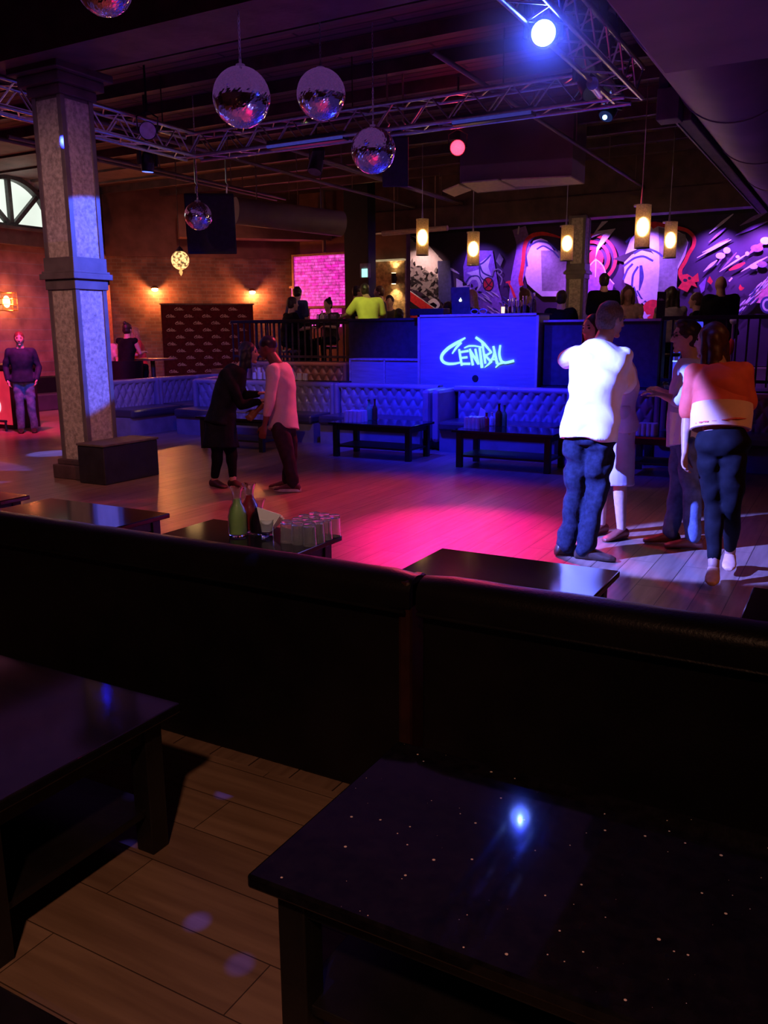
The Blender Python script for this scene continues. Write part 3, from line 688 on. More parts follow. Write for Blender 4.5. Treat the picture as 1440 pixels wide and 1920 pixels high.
for zz_ in np.arange(2.2, .4, -.165):
    row += 1
    for k in range(5):
        s_ = -Lb/2+.22+k*.43+(.21 if row % 2 else 0)
        if s_ > Lb/2-.1: continue
        o_ = ctr+ax*s_; T_ = logoT(o_[0]+dn[0]*.012, o_[1]+dn[1]*.012, zz_, .00026, ax, dn)
        for st in LOGO: stroke(lg, [(p[0], p[1], p[2]*1.3) for p in st], T_, dep=.002, res=4) if len(st) > 2 else stroke(lg, st, T_, dep=.002)
lg.build('logo_print', mat('pale_print', (.40, .34, .32), .7), bn, fix=False)
# pink backlit brick panel
def pinkmat():
    m, n, l, b = nodes('pink_lit_brick'); v = coord(n, l, (1, 1, 1), (PI/2, 0, 0))
    br = n.new('ShaderNodeTexBrick'); l.new(v, br.inputs['Vector']); br.inputs['Scale'].default_value = 1; br.inputs['Brick Width'].default_value = .2; br.inputs['Row Height'].default_value = .07
    br.inputs['Mortar Size'].default_value = .006; br.inputs['Color1'].default_value = (1, .02, .62, 1); br.inputs['Color2'].default_value = (1, .12, .75, 1); br.inputs['Mortar'].default_value = (.45, .0, .22, 1)
    t = n.new('ShaderNodeTexNoise'); t.inputs['Scale'].default_value = 9; t.inputs['Detail'].default_value = 8; l.new(v, t.inputs['Vector'])
    r = n.new('ShaderNodeMapRange'); r.inputs['From Min'].default_value = .3; r.inputs['From Max'].default_value = .7; r.inputs['To Min'].default_value = .35; r.inputs['To Max'].default_value = 1.25; l.new(t.outputs['Fac'], r.inputs['Value'])
    l.new(br.outputs['Color'], b.inputs['Emission Color']); l.new(r.outputs[0], b.inputs['Emission Strength']); b.inputs['Base Color'].default_value = (.3, .05, .15, 1); return m
PK = pinkmat()
YS = 18.0
def scr(x0, y0, x1, y1): a = PY(x0, y0, YS); b = PY(x1, y1, YS); return a[0], b[0], b[2], a[2]
a = PY(551, 482, YS); b = PY(655, 478, YS); z0_ = PY(600, 574, YS)[2]
st = thing('lit_brick_panel', 'large glowing pink brick-patterned wall panel in a wooden frame', 'panel', ((a[0]+b[0])/2, YS, z0_))
MB().box(a[0], b[0], YS, YS+.03, z0_, a[2]).build('brick_face', PK, st)
MB().box(a[0]-.05, a[0], YS-.04, YS+.06, z0_-.05, a[2]+.05).box(b[0], b[0]+.05, YS-.04, YS+.06, z0_-.05, a[2]+.05).box(a[0], b[0], YS-.04, YS+.06, a[2], a[2]+.05).box(a[0], b[0], YS-.04, YS+.06, z0_-.05, z0_).build('frame', mat('warm_wood_frame', (.45, .25, .12), .5), st)
a2 = PY(533, 541, YS); b2 = PY(549, 541, YS); 
st2 = thing('lit_brick_panel', 'small glowing pink brick panel stepping down at the left of the large one', 'panel', (a2[0], YS, .9))
MB().box(a2[0], b2[0], YS+.01, YS+.04, 1.9, a2[2]).build('brick_face', PK, st2)
MB().box(a2[0]-.05, a2[0], YS-.03, YS+.05, 1.85, a2[2]+.05).box(a2[0], b2[0], YS-.03, YS+.05, a2[2], a2[2]+.05).build('frame', mat('warm_wood_frame_b', (.45, .25, .12), .5), st2)
st3 = PY(583, 578, YS); st4 = PY(640, 597, YS)
tag(MB().box(st3[0], st4[0], YS-.05, YS+.02, 1.75, z0_-.07).build('back_bar_shelf', PK), 'pink-lit back bar shelf under the large brick panel', 'shelf')
area('light_pink_panel', ((a[0]+b[0])/2, YS-.15, 2.8), ((a[0]+b[0])/2, 10, 1.5), (1, .05, .5), 14, 1.5, 1.1)
# pole hanging down onto the panel
p = PY(603, 430, 17.8); tag(MB().cone((p[0], 17.9, 3.52), (p[0], 17.9, 4.95), .045, n=12).build('drop_pole', MT['duct'], smooth=True), 'thin vertical pole coming down onto the pink panel', 'pole')
# exit sign
p = PY(682, 505, 16.9); q = PY(682, 513, 16.9)
ex = thing('exit_sign', 'small green-white lit exit sign on the black post', 'sign', (p[0], 16.9, p[2]))
MB().box(p[0]-.09, p[0]+.12, 16.88, 17.01, q[2]-.09, q[2]+.22).build('housing', mat('grey_sign_box', (.25, .22, .35), .5), ex, bevel=.01)
MB().box(p[0]-.03, p[0]+.11, 16.86, 16.88, q[2]-.08, q[2]+.10).build('lit_face', emis('exit_glow', (.35, 1., .75), 1.6), ex)
# gold wall strip light
tag(MB().box(-10.95, -9.5, DYE-.16, DYE-.02, 3.25, 3.29).build('strip_light', emis('strip_glow', (1, .75, .4), .35, .5)), 'thin warm strip along the top of the gold wall', 'light')
# double wall sconce
p = PY(737, 522, DYE-.2)
sc = thing('wall_sconce', 'up-and-down wall sconce on the gold textured wall', 'lamp', (p[0], DYE-.15, p[2]))
sb_ = MB().cone((p[0], DYE-.17, p[2]-.12), (p[0], DYE-.17, p[2]+.12), .06, n=16).box(p[0]-.03, p[0]+.03, DYE-.15, DYE-.06, p[2]-.05, p[2]+.05).build('body', MT['dmetal'], sc, smooth=True)
for s in (-1, 1):
    MB().cone((p[0], DYE-.17, p[2]+s*.121), (p[0], DYE-.17, p[2]+s*.127), .05, n=16).build('bulb', emis('sconce_bulb', (1, .7, .35), 14), sb_)
    spot('light_sconce', (p[0], DYE-.17, p[2]+s*.14), (p[0], DYE-.12, p[2]+s*1.), (1, .66, .32), 32, 95, .6, .03)
# half-bowl sconces on the brick
def sconce(label, pt, nrm):
    nrm = np.array(nrm); t = thing('wall_sconce', label, 'lamp', pt)
    c = np.array(pt)+nrm*.12
    MB().lathe([(.015, .07), (.05, .055), (.10, .0), (.094, -.004), (.045, .045), (.001, .055)], c, 18).build('shade', mat('bronze_shade', (.3, .14, .07), .4, .6), t, smooth=True)
    MB().cone(pt+nrm*.0, c+np.array((0, 0, .06)), .012, n=8).ell(pt+nrm*.01, (.035, .035, .05)).build('bracket', MT['iron'], t, smooth=True)
    MB().ell(c+np.array((0, 0, -.03)), (.075, .075, .045)).build('bulb', emis('warm_bulb', (1, .55, .25), 40), t, smooth='all')
    point('light_sconce', tuple(c+nrm*.05+np.array((0, 0, -.08))), (1, .24, .06), 75, .04)
for (x, y), lb in (((290, 541), 'glowing sconce on the brick above the left end of the logo banner'), ((472, 546), 'glowing sconce on the brick above the right end of the logo banner')):
    sconce(lb, diagpt(x, y), dn)
pt = PX(4, 566, XL+.0); t = thing('wall_sconce', 'caged wall lamp cut off by the left picture edge', 'lamp', pt)
MB().ell(pt+np.array((.14, 0, 0)), (.07, .07, .12)).build('bulb', emis('cage_bulb', (1, .45, .12), 22), t, smooth='all')
e = MB()
for z_ in (-.18, -.06, .06, .18): 
    rr = .17; e.tube([pt+np.array((.16+rr*math.cos(a), rr*1.2*math.sin(a), z_)) for a in np.linspace(0, 2*PI, 17)], .008, 6)
for a in np.linspace(0, 2*PI, 7)[:-1]: e.cone(pt+np.array((.16+.17*math.cos(a), .204*math.sin(a), -.2)), pt+np.array((.16+.17*math.cos(a), .204*math.sin(a), .2)), .006, n=6)
e.build('cage', mat('brass_wire', (.5, .3, .1), .4, 1), t, smooth=True)
point('light_cage', tuple(pt+np.array((.4, 0, 0))), (1, .22, .06), 55, .05)
# moorish ball lantern
c = PD(338, 488, 15.2); t = thing('lantern', 'round pierced hanging lantern glowing amber above the banner', 'lamp', c)
def lanternmat():
    m, n, l, b = nodes('pierced_lantern'); v = coord(n, l); vo = n.new('ShaderNodeTexVoronoi'); vo.inputs['Scale'].default_value = 22; l.new(v, vo.inputs['Vector'])
    r = n.new('ShaderNodeMapRange'); r.inputs['From Min'].default_value = .3; r.inputs['From Max'].default_value = .75; r.inputs['To Min'].default_value = 2.2; r.inputs['To Max'].default_value = .15; l.new(vo.outputs['Distance'], r.inputs['Value'])
    b.inputs['Emission Color'].default_value = (1, .55, .2, 1); l.new(r.outputs[0], b.inputs['Emission Strength']); b.inputs['Base Color'].default_value = (.3, .2, .1, 1); return m
MB().ell(c, (.16, .16, .165), 24, 16).build('globe', lanternmat(), t, smooth='all')
MB().lathe([(.001, 0), (.08, 0), (.05, .05), (.015, .09), (.001, .1)], c+np.array((0, 0, .15))).build('cap', MT['iron'], t, smooth=True)
MB().lathe([(.001, -.12), (.02, -.09), (.035, -.05), (.02, -.02), (.06, 0), (.001, 0)], c+np.array((0, 0, -.155))).build('finial', emis('finial_glow', (1, .5, .15), 1.2), t, smooth=True)
MB().cone(c+np.array((0, 0, .25)), (c[0], c[1], CZ), .005, n=6).build('chain', MT['iron'], t)
point('light_lantern', tuple(c+np.array((0, 0, -.45))), (1, .5, .2), 5, .1)

# pendant lamps over the bar
PEND = [(792, 479, 413, 15.0, 'leftmost of the five bar pendants'), (887, 498, 437, 15.9, 'second bar pendant from the left, hanging in front of the mural'),
        (1062, 489, 425, 15.4, 'bar pendant touching the far stone column'), (1203, 466, 387, 11.4, 'largest and tallest-hung bar pendant'), (1255, 484, 418, 14.0, 'rightmost bar pendant, in front of the mural head shape')]
for x, yb, yt, tt, lb in PEND:
    pb = PD(x, yb, tt); pt = PD(x, yt, tt); H_ = pt[2]-pb[2]; r_ = 11.5*tt/FPX if tt > 12 else 14.0*tt/FPX
    t = thing('pendant_lamp', 'cylindrical crackled-glass pendant, '+lb, 'lamp', pb, group=None)
    sh_ = MB().lathe([(r_, 0), (r_, H_), (r_-.006, H_), (r_-.006, 0), (r_, 0)], pb, 28).build('glass_shade', MT['lampglass'], t, smooth=True)
    MB().ell(pb+np.array((0, 0, H_*.5)), (r_*.80, r_*.80, H_*.22)).build('bulb', emis('pendant_bulb', (1, .66, .30), 26), sh_, smooth='all')
    MB().lathe([(.001, 0), (r_+.004, 0), (r_+.004, .02), (.001, .02)], pt, 24).lathe([(r_+.004, 0), (r_+.004, .015), (r_-.01, .015), (r_-.01, 0), (r_+.004, 0)], pb, 24).build('rim', MT['metal'], t, smooth=True)
    MB().cone(pt, (pt[0], pt[1], pt[2]+.25), .022, .006, 8).cone((pt[0], pt[1], pt[2]+.2), (pt[0], pt[1], 4.95 if pt[1] < 17 else 3.9), .006, n=6).build('cord', MT['metal'], t)
    point('light_pendant', tuple(pb+np.array((0, 0, -.06))), (1, .58, .25), 5, .06)
# ================================================================== CEILING GEAR
TZ = 4.02
TA = PZ(362, 297, TZ); TB_ = PZ(1180, 190, TZ); ty = (TA[1]+TB_[1])/2-.02; tx0 = TA[0]; tx1 = TB_[0]
def truss(name, label, p0, p1, s=.29):
    p0 = np.array(p0, float); p1 = np.array(p1, float); d = p1-p0; L = np.linalg.norm(d); d /= L
    t = thing(name, label, 'truss', p0); sd = np.cross(d, (0, 0, 1))
    cor = [sd*i*s/2+np.array((0, 0, 1.))*(j*s/2+s/2) for i, j in ((-1, -1), (1, -1), (1, 1), (-1, 1))]
    for c in cor: MB().cone(p0+c, p1+c, .025, n=10).build('chord', MT['metal'], t, smooth=True)
    m = MB(); n = int(L/.25)
    for k in range(n):
        a = p0+d*L*k/n; b = p0+d*L*(k+1)/n
        for q in range(4):
            c0, c1 = cor[q], cor[(q+1) % 4]
            if k % 2: c0, c1 = c1, c0
            m.cone(a+c0, b+c1, .010, n=6)
    m.build('lacing', MT['metal'], t, smooth=True)
    m = MB()
    for k in range(0, int(L/2)+1):
        a = p0+d*min(L-.3, .6+2*k); m.cone(a+np.array((0, 0, s)), (a[0], a[1], CZ), .008, n=6)
    m.build('hanger_wire', MT['iron'], t)
    return t
truss('lighting_truss', 'long silver box truss crossing behind the mirror balls', (tx0, ty, TZ), (tx1, ty, TZ))
truss('lighting_truss', 'silver box truss coming forward past the stone column on the left', (tx0, ty, TZ), (tx0, 1.2, TZ))
truss('lighting_truss', 'silver box truss coming forward overhead at the right, carrying the blue lamp', (tx1, ty, TZ), (tx1, 1.2, TZ))
# LED bars under the far truss
BL = emis('led_bar_lens', (.10, .10, .8), .30, .3, 40)
for (xa, xb, y), lb in (((505, 650, 285), 'LED light bar under the truss, left of the third mirror ball'), ((850, 1002, 241), 'LED light bar under the truss, right of centre')):
    a = PY(xa, y, ty-.1); b = PY(xb, y-9, ty-.1); z = a[2]+.02
    t = thing('led_bar', lb, 'light', ((a[0]+b[0])/2, ty-.1, z))
    MB().box(a[0], b[0], ty-.16, ty-.04, z, z+.10).build('housing', MT['dmetal'], t, bevel=.008)
    MB().box(a[0]+.02, b[0]-.02, ty-.19, ty-.16, z+.01, z+.04).build('lens_strip', BL, t)
    for f_ in (.2, .8): xx = a[0]+(b[0]-a[0])*f_; MB().box(xx-.015, xx+.015, ty-.12, ty-.09, z+.1, TZ+.02).build('bracket', MT['dmetal'], t)
def par(label, c, aim, r=.1, L=.24, lens=None, hang=None, cat='light', name='par_light'):
    c = np.array(c, float); d = np.array(aim, float)-c; d /= np.linalg.norm(d)
    t = thing(name, label, cat, c)
    b = c-d*L
    hs_ = MB().cone(c, b, r, r*.86, 22).cone(b, b-d*.06, r*.86, r*.5, 22).build('housing', MT['dmetal'], t, smooth=True)
    MB().cone(c+d*.001, c+d*.008, r*.9, r*.9, 22).build('lens', lens or MT['metal'], hs_, smooth=True)
    s = np.cross(d, (0, 0, 1)); s /= np.linalg.norm(s); m_ = c-d*L*.5; up = m_+np.array((0, 0, r+.12))
    MB().tube([m_+s*(r+.01), m_+s*(r+.02)+np.array((0, 0, r+.06)), up+s*.02, up-s*.02, m_-s*(r+.02)+np.array((0, 0, r+.06)), m_-s*(r+.01)], .010, 6).cone(up, (up[0], up[1], hang or TZ+.02), .014, n=8).build('yoke', MT['dmetal'], t, smooth=True)
    return t
camv = CAMP
p = PY(858, 277, ty+1.2); par('glowing red stage lamp facing the camera, right of the mirror balls', p, camv, .105, .2, emis('red_lens', (1., .02, .05), 7, .5, 90), hang=4.9)
point('light_red_lamp', tuple(p+(camv-p)/np.linalg.norm(camv-p)*.12), (1, .05, .08), 10, .08)
p = PX(277, 245, tx0+.35); par('pale-faced stage lamp tilted on the left truss', p, (camv+np.array((0, 0, 1.)))/1, .11, .2, mat('frosted_lens', (.55, .55, .75), .4), hang=4.9)
p = PD(590, 322, 12.5); par('black stage lamp hanging behind the third mirror ball, left of it', p, (p[0], p[1]-1, p[2]-2.5), .11, .34, hang=4.9)
def moving_head(label, c, aim, glow, es, sc=1., top=None):
    c = np.array(c, float); d = np.array(aim, float)-c; d /= np.linalg.norm(d)
    t = thing('moving_head', label, 'light', c)
    s = np.cross(d, (0, 0, 1)); s /= np.linalg.norm(s); r = .11*sc
    hd_ = MB().chain([c-d*.24*sc, c-d*.145*sc], [r*.95, r*1.05], 18).cone(c-d*.1*sc, c, r*1.05, r*.92, 20).build('head', MT['dmetal'], t, smooth=True)
    MB().cone(c+d*.001, c+d*.006, r*.86, r*.86, 22).build('lens', emis('moving_head_lens', glow, es, .2, 50), hd_, smooth=True)
    m_ = c-d*.14*sc
    for k in (-1, 1): MB().obox(m_+s*k*(r+.035)+np.array((0, 0, .08*sc)), s, np.cross((0, 0, 1), s), (0, 0, 1), .035, .09, .26*sc).build('yoke_arm', MT['dmetal'], t, bevel=.01)
    MB().obox(m_+np.array((0, 0, .26*sc)), s, np.cross((0, 0, 1), s), (0, 0, 1), .30*sc, .2*sc, .12*sc).build('base', MT['dmetal'], t, bevel=.012)
    MB().cone(m_+np.array((0, 0, .3*sc)), (m_[0], m_[1], top or max(TZ+.03, m_[2]+.4*sc)), .02, n=8).build('clamp', MT['iron'], t)
    return t
p = PX(1019, 62, tx1-.02)
moving_head('dazzling blue moving-head lamp on the right truss, pointing at the camera', p, camv, (.16, .28, 1.), 26, 1.0)
dd = (camv-p)/np.linalg.norm(camv-p)
spot('light_blue_star', tuple(p+dd*.12), (0, 0, .6), (.03, .06, 1), 50, 110, .6, .004)
spot('light_blue_star_up', (p[0], p[1], p[2]+.3), (p[0]-1.3, p[1]+1.5, 4.9), (.04, .05, 1), 5, 140, .9, .1)
p = PD(277, 322, 11.8); moving_head('slim blue moving-head lamp hanging between the column and the small mirror ball', p+np.array((0, 0, -.0)), p+np.array((-.3, .1, -3)), (.05, .12, 1), 3, .8, top=CZ)
MB_ = None
for (x, y, tt, ax_, ay), lb in (((1092, 118, 8.2, -.8, -.6), 'black moving-head lamp, upper of the dark cluster near the right truss corner'), ((1118, 172, 8.9, .6, -.7), 'black moving-head lamp, lower of the dark cluster near the right truss corner')):
    p = PD(x, y, tt); moving_head(lb, p, p+np.array((ax_, ay, -1.6)), (.1, .1, .14), .1, 1.5)
p = PD(1136, 218, 9.8); mh = moving_head('black moving-head lamp below the right truss corner with a small blue glint', p, p+np.array((-.8, -2, -2.9)), (.02, .05, .2), .3, .85, top=CZ)
MB().ell(PD(1134, 220, 9.62), .026).build('indicator_light', emis('blue_dot', (.15, .40, 1), 14), mh, smooth='all')
hz_ = bpy.data.materials.new('haze_near_lamp'); hz_.use_nodes = True; _n = hz_.node_tree.nodes; _n.clear(); _l = hz_.node_tree.links
_o = _n.new('ShaderNodeOutputMaterial'); _v = _n.new('ShaderNodeVolumeScatter'); _t = _n.new('ShaderNodeTexCoord'); _g = _n.new('ShaderNodeVectorMath'); _g.operation = 'LENGTH'
_m = _n.new('ShaderNodeMapRange'); _m.interpolation_type = 'SMOOTHERSTEP'; _m.inputs['From Min'].default_value = 0; _m.inputs['From Max'].default_value = .9; _m.inputs['To Min'].default_value = .8; _m.inputs['To Max'].default_value = 0
_l.new(_t.outputs['Object'], _g.inputs[0]); _l.new(_g.outputs['Value'], _m.inputs['Value']); _l.new(_m.outputs[0], _v.inputs['Density']); _v.inputs['Anisotropy'].default_value = .3
_l.new(_v.outputs[0], _o.inputs['Volume'])
hc_ = PX(1016, 66, tx1-.02)
ho = MB().ell((0, 0, 0), .92, 24, 14).build('stage_haze', hz_); ho.location = tuple(hc_); tag(ho, 'faint stage haze shaped to glow around the dazzling blue lamp', 'haze'); ho['kind'] = 'stuff'  # haze ball put around the lamp to make its glow
point('light_star_glow', tuple(PX(1019, 62, tx1-.02)+dd*.16+np.array((0, 0, -.03))), (.015, .03, 1), 6, .02)  # added point light that makes the haze ball glow
# black tubes of the blinder next to the cluster
for (x0, y0, x1, y1), lb in (((1118, 128, 1158, 178), 'upper shiny lamp tube beside the dark fixtures at the truss corner'), ((1112, 158, 1134, 188), 'lower shiny lamp tube beside the dark fixtures at the truss corner')):
    a = PD(x0, y0, 8.3); b = PD(x1, y1, 9.3); tag(MB().cone(a, b, .05, n=14).cone(a, a+(a-b)*.05, .06, n=14).build('lamp_tube', MT['metal'], smooth=True), lb, 'light')
# hanging speakers
def cabinet(label, c, sx, sy, sz, yaw, tilt, hooks, hz=CZ):
    t = thing('hanging_speaker', label, 'speaker', c); 
    Rm = np.array((Matrix.Rotation(yaw, 3, 'Z') @ Matrix.Rotation(tilt, 3, 'X')))
    m = MB(); c = np.array(c, float)
    f = [(-sx/2, -sy/2), (sx/2, -sy/2), (sx*.36, sy/2), (-sx*.36, sy/2)]
    rs = [[c+Rm@np.array((a, b, z)) for a, b in f] for z in (-sz/2, sz/2)]; m.rings(rs); cb_ = m.build('cabinet', mat('speaker_black', (.02, .018, .03), .6, bump=.2), t, bevel=.015)
    g = MB(); g.rings([[c+Rm@np.array((a*.93, -sy/2-.012+b*.0, z)) for a, b in ((-sx/2, 0), (sx/2, 0))]+[c+Rm@np.array((a*.93, -sy/2-.002, z)) for a in (sx/2, -sx/2)] for z in (-sz*.46, sz*.46)])
    g.build('grille', mat('speaker_grille', (.035, .03, .045), .5, bump=.9, bscale=300), cb_)
    for hx in hooks:
        q = c+Rm@np.array((hx, .0, sz/2)); MB().tube([q, q+np.array((0, 0, .10)), q+np.array((.03, 0, .14)), q+np.array((0, 0, .18)), (q[0], q[1], hz)], .012, 6).build('hanging_chain', MT['metal'], t, smooth=True)
    return t
p = PD(400, 420, 13.9); cabinet('large black loudspeaker hung behind the small mirror ball', p, .80, .62, .93, .55, .12, (-.25, .25))
p = PD(741, 303, 10.9); cabinet('narrow black hanging speaker half hidden behind the third mirror ball', p, .34, .34, .60, .5, .2, (-.1, .1))
# mirror balls
def ball(label, c, r):
    t = thing('mirror_ball', label, 'mirror ball', c, group=None)
    n, m = 84, 46; me = MB(); c = np.array(c, float)
    vs = []; fs = []
    for i in range(m+1):
        ph = -PI/2+PI*i/m; 
        for j in range(n): a = 2*PI*j/n; vs.append(c+(r+rng.normal()*.0006)*np.array((math.cos(ph)*math.cos(a), math.cos(ph)*math.sin(a), math.sin(ph))))
    for i in range(m):
        for j in range(n): fs.append((i*n+j, i*n+(j+1) % n, (i+1)*n+(j+1) % n, (i+1)*n+j))
    me.add(vs, fs); me.build('mirrored_sphere', MT['mirror'], t, fix=False)
    MB().lathe([(.001, 0), (.045, -.005), (.04, .02), (.012, .03), (.012, .06), (.001, .06)], c+np.array((0, 0, r-.004)), 14).build('motor_cap', MT['metal'], t, smooth=True)
    ch = MB(); z = c[2]+r+.05; k = 0
    while z < CZ-.02:
        a = k*PI/2; ch.tube([(c[0]+.009*math.cos(a)*math.cos(q), c[1]+.009*math.sin(a)*math.cos(q), z+.02+.024*math.sin(q)) for q in np.linspace(0, 2*PI, 9)], .0035, 5); z += .036; k += 1
    ch.build('chain', MT['metal'], t, smooth=True)
BR = .25
for x, y, dpx, rr, lb in ((453, 183, 107, BR, 'largest mirror ball, hanging left of the other big ones'), (602, 177, 91, BR, 'mirror ball in the middle of the three large ones'),
                      (700, 282, 83, BR, 'lowest of the three large mirror balls, in front of the truss'), (372, 405, 51, .20, 'small far mirror ball in front of the large loudspeaker')):
    ball(lb, PD(x, y, 2*rr*FPX/dpx), rr)
ball('mirror ball cut off by the top picture edge', PD(195, -27, 2*.21*FPX/104), .21)

# ducts
dx_ = -1.30
t = thing('round_duct', 'big round ventilation duct at the upper right, running away from the camera', 'duct', (dx_, 10, 4.2))
MB().cone((dx_, 7.3, 4.2), (dx_, 17.6, 4.2), .60, n=48).build('duct_body', MT['duct'], t, smooth=True, bevel=.0)
m = MB()
for yy in (9.4, 11.8, 14.2, 16.6): m.cone((dx_, yy-.02, 4.2), (dx_, yy+.02, 4.2), .612, n=48)
m.build('duct_joint', MT['duct'], t, smooth=True)
tag(MB().box(-1.56, 1.5, 4.6, 7.3, 3.57, 4.94).build('duct_plenum', MT['duct'], bevel=.02), 'boxy duct plenum at the top right that the round duct comes out of', 'duct')
a = PZ(1277, 221, 3.75); 
t = thing('cable_tray', 'narrow dark rectangular duct beside the big round duct', 'duct', (a[0], a[1], 3.75))
MB().box(a[0]-.04, a[0]+.10, a[1], 17.7, 3.72, 3.86).box(a[0]-.2, a[0]+.02, a[1]-.25, a[1], 3.70, 4.0).box(a[0]-.2, a[0]-.1, a[1]-.2, a[1]-.1, 4.0, 4.95).build('duct_body', MT['beam'], t, bevel=.01)
MB().box(a[0]-.06, a[0]-.04, a[1], 17.7, 3.71, 3.74).build('lower_edge', MT['duct'], t)
# hanging box duct with pale underside panels in the middle
Zd = 3.95
v0 = PZ(940, 347, Zd); 
def quad(pts, z, m_, label, h=.03):
    P3 = [PZ(x, y, z) for x, y in pts]; return P3
t = thing('box_duct', 'rectangular duct above the bar with pale underside panels', 'duct', PZ(950, 345, Zd))
for pts in (((866, 344), (932, 338), (966, 354), (895, 361)), ((940, 338), (1070, 332), (1094, 345), (966, 350)), ((830, 359), (860, 347), (884, 357), (852, 369))):
    P3 = quad(pts, Zd, None, ''); MB().prism(P3, (0, 0, .02)).build('underside_panel', MT['cream'], t)
P3 = [PZ(x, y, Zd+.03) for x, y in ((862, 344), (1072, 330), (1096, 345), (895, 362))]
MB().prism([p+np.array((0, 0, 0)) for p in P3], (0, 0, .97)).build('duct_body', MT['duct'], t)
# beam-like soffit glimpsed behind the speaker, lit purple, and the far cylinder duct
a = PY(717, 438, 17.2); tag(MB().cone((a[0], 17.2, a[2]), (a[0]+1.6, 17.2, a[2]+.02), .055, n=14).cone((a[0]+.3, 17.2, a[2]), (a[0]+.3, 17.2, 4.95), .01, n=6).cone((a[0]+1.3, 17.2, a[2]), (a[0]+1.3, 17.2, 4.95), .01, n=6).build('horizontal_pipe', MT['cream'], smooth=True), 'short pale horizontal pipe under the far beam, left of the first pendant', 'pipe')
a = PD(440, 395, 15.5); b = PD(640, 420, 16.6)
tag(MB().cone(a, b, .24, n=24).cone(a*.8+b*.2, (*(a*.8+b*.2)[:2], 4.95), .012, n=6).cone(a*.2+b*.8, (*(a*.2+b*.8)[:2], 4.95), .012, n=6).build('slanting_duct', MT['duct'], smooth=True, bevel=0), 'slanting round duct behind the large loudspeaker, lit purple', 'duct')

# ================================================================== MURAL (flat painted wall)
MY = YM
def mp(x, y): p = PY(x, y, MY); return p
mur = thing('mural', 'purple-lit graffiti mural covering the far wall behind the bar', 'mural', (mp(1100, 590)[0], MY, pz))
xa = mp(757, 500)[0]
MB().box(xa, XR-.1, MY-.02, MY-.002, pz+.02, 3.95).build('dark_ground', mat('mural_dark_paint', (.045, .02, .07), .6, var=.4, scale=1.5), mur)
MC = dict(w=mat('mural_white_paint', (.75, .72, .8), .6, var=.1), r=mat('mural_red_paint', (.75, .03, .04), .6, var=.2), g=mat('mural_grey_paint', (.28, .26, .30), .6, var=.2),
          k=mat('mural_black_paint', (.02, .015, .025), .6), v=mat('mural_violet_paint', (.30, .16, .55), .6, var=.25), b=mat('mural_navy_paint', (.05, .05, .22), .6), p=mat('mural_pink_paint', (.8, .3, .45), .6))
LAY = [0]; MS = {}
def shp(col, pts):
    LAY[0] += 1; y = MY-.02-.0004*LAY[0]; P3 = []
    for x, yy in pts:
        q = PY(x, yy, MY-.02); P3.append((q[0], y, q[2]))
    MS.setdefault('m', MB()).add([p for p in P3], [tuple(range(len(P3)))], 'wrgkvbp'.index(col))
def ellp(cx, cy, rx, ry, n=28, a0=0, a1=2*PI): return [(cx+rx*math.cos(t), cy+ry*math.sin(t)) for t in np.linspace(a0, a1, n, endpoint=abs(a1-a0) < 6.2)]
def band(col, pts, w):
    w = w if isinstance(w, (list, tuple)) else [w]*len(pts)
    P_ = np.array(pts, float); s = np.concatenate([[0], np.cumsum(np.hypot(*np.diff(P_, axis=0).T))]); n = max(10, len(pts)*5)
    ss = np.linspace(0, s[-1], n); Q = np.stack([np.interp(ss, s, P_[:, k]) for k in (0, 1)]+[np.interp(ss, s, w)], 1)
    for _ in range(4): Q[1:-1] = (Q[:-2]+2*Q[1:-1]+Q[2:])/4
    d = np.gradient(Q[:, :2], axis=0); d /= np.linalg.norm(d, axis=1)[:, None]+1e-9; nr = np.stack([-d[:, 1], d[:, 0]], 1)
    LAY[0] += 1; y = MY-.02-.0004*LAY[0]; vs = []
    for i in range(n):
        for sg in (1, -1):
            x, yy = Q[i, :2]+sg*nr[i]*Q[i, 2]/2; q = PY(x, yy, MY-.02); vs.append((q[0], y, q[2]))
    MS.setdefault('m', MB()).add(vs, [(2*i, 2*i+1, 2*i+3, 2*i+2) for i in range(n-1)], 'wrgkvbp'.index(col))
def leaf(col, x, y, L, a, w): 
    c, s = math.cos(a), math.sin(a); shp(col, [(x+c*u*L-s*v*w, y+s*u*L+c*v*w) for u, v in ((0, 0), (.25, .8), (.6, .7), (1, 0), (.6, -.6), (.25, -.8))])
# left: pale disc, brush dashes, dark thicket, red diagonal bands
shp('w', [(759, 440), (790, 445), (822, 480), (822, 525), (800, 512), (775, 497), (759, 492)])
shp('w', [(735+x, y) for x, y in ((24, 440), (60, 470), (88, 505), (84, 525), (60, 508), (24, 488))])
for i in range(13): x = 762+i*6.6; y = 443+i*5.2+rng.uniform(-3, 3); band('k' if i < 5 else 'w', [(x, y), (x+14, y+6), (x+20, y+10)], [1, 4, 1])
shp('g', [(759, 485), (768, 493), (774, 484), (776, 497), (800, 507), (816, 520), (818, 530), (828, 560), (812, 565), (790, 548), (759, 538)])
for i in range(90):
    x = rng.uniform(757, 822); y = rng.uniform(492+max(0, (x-765)*.35), 548+max(0, (x-765)*.2)); leaf('k' if i % 3 else 'g', x, y, rng.uniform(6, 14), rng.uniform(0, 6.28), rng.uniform(2, 3.5))
shp('r', [(759, 538), (822, 584), (822, 600), (800, 596), (759, 556)]); shp('r', [(759, 571), (802, 600), (785, 620), (759, 598)])
band('w', [(759, 538), (822, 582)], 1.6); band('w', [(759, 571), (800, 598)], 1.6); shp('k', [(759, 557), (815, 596), (800, 600), (759, 570)])
band('w', [(805, 568), (815, 562), (825, 572), (818, 580)], [5, 8, 6, 2])
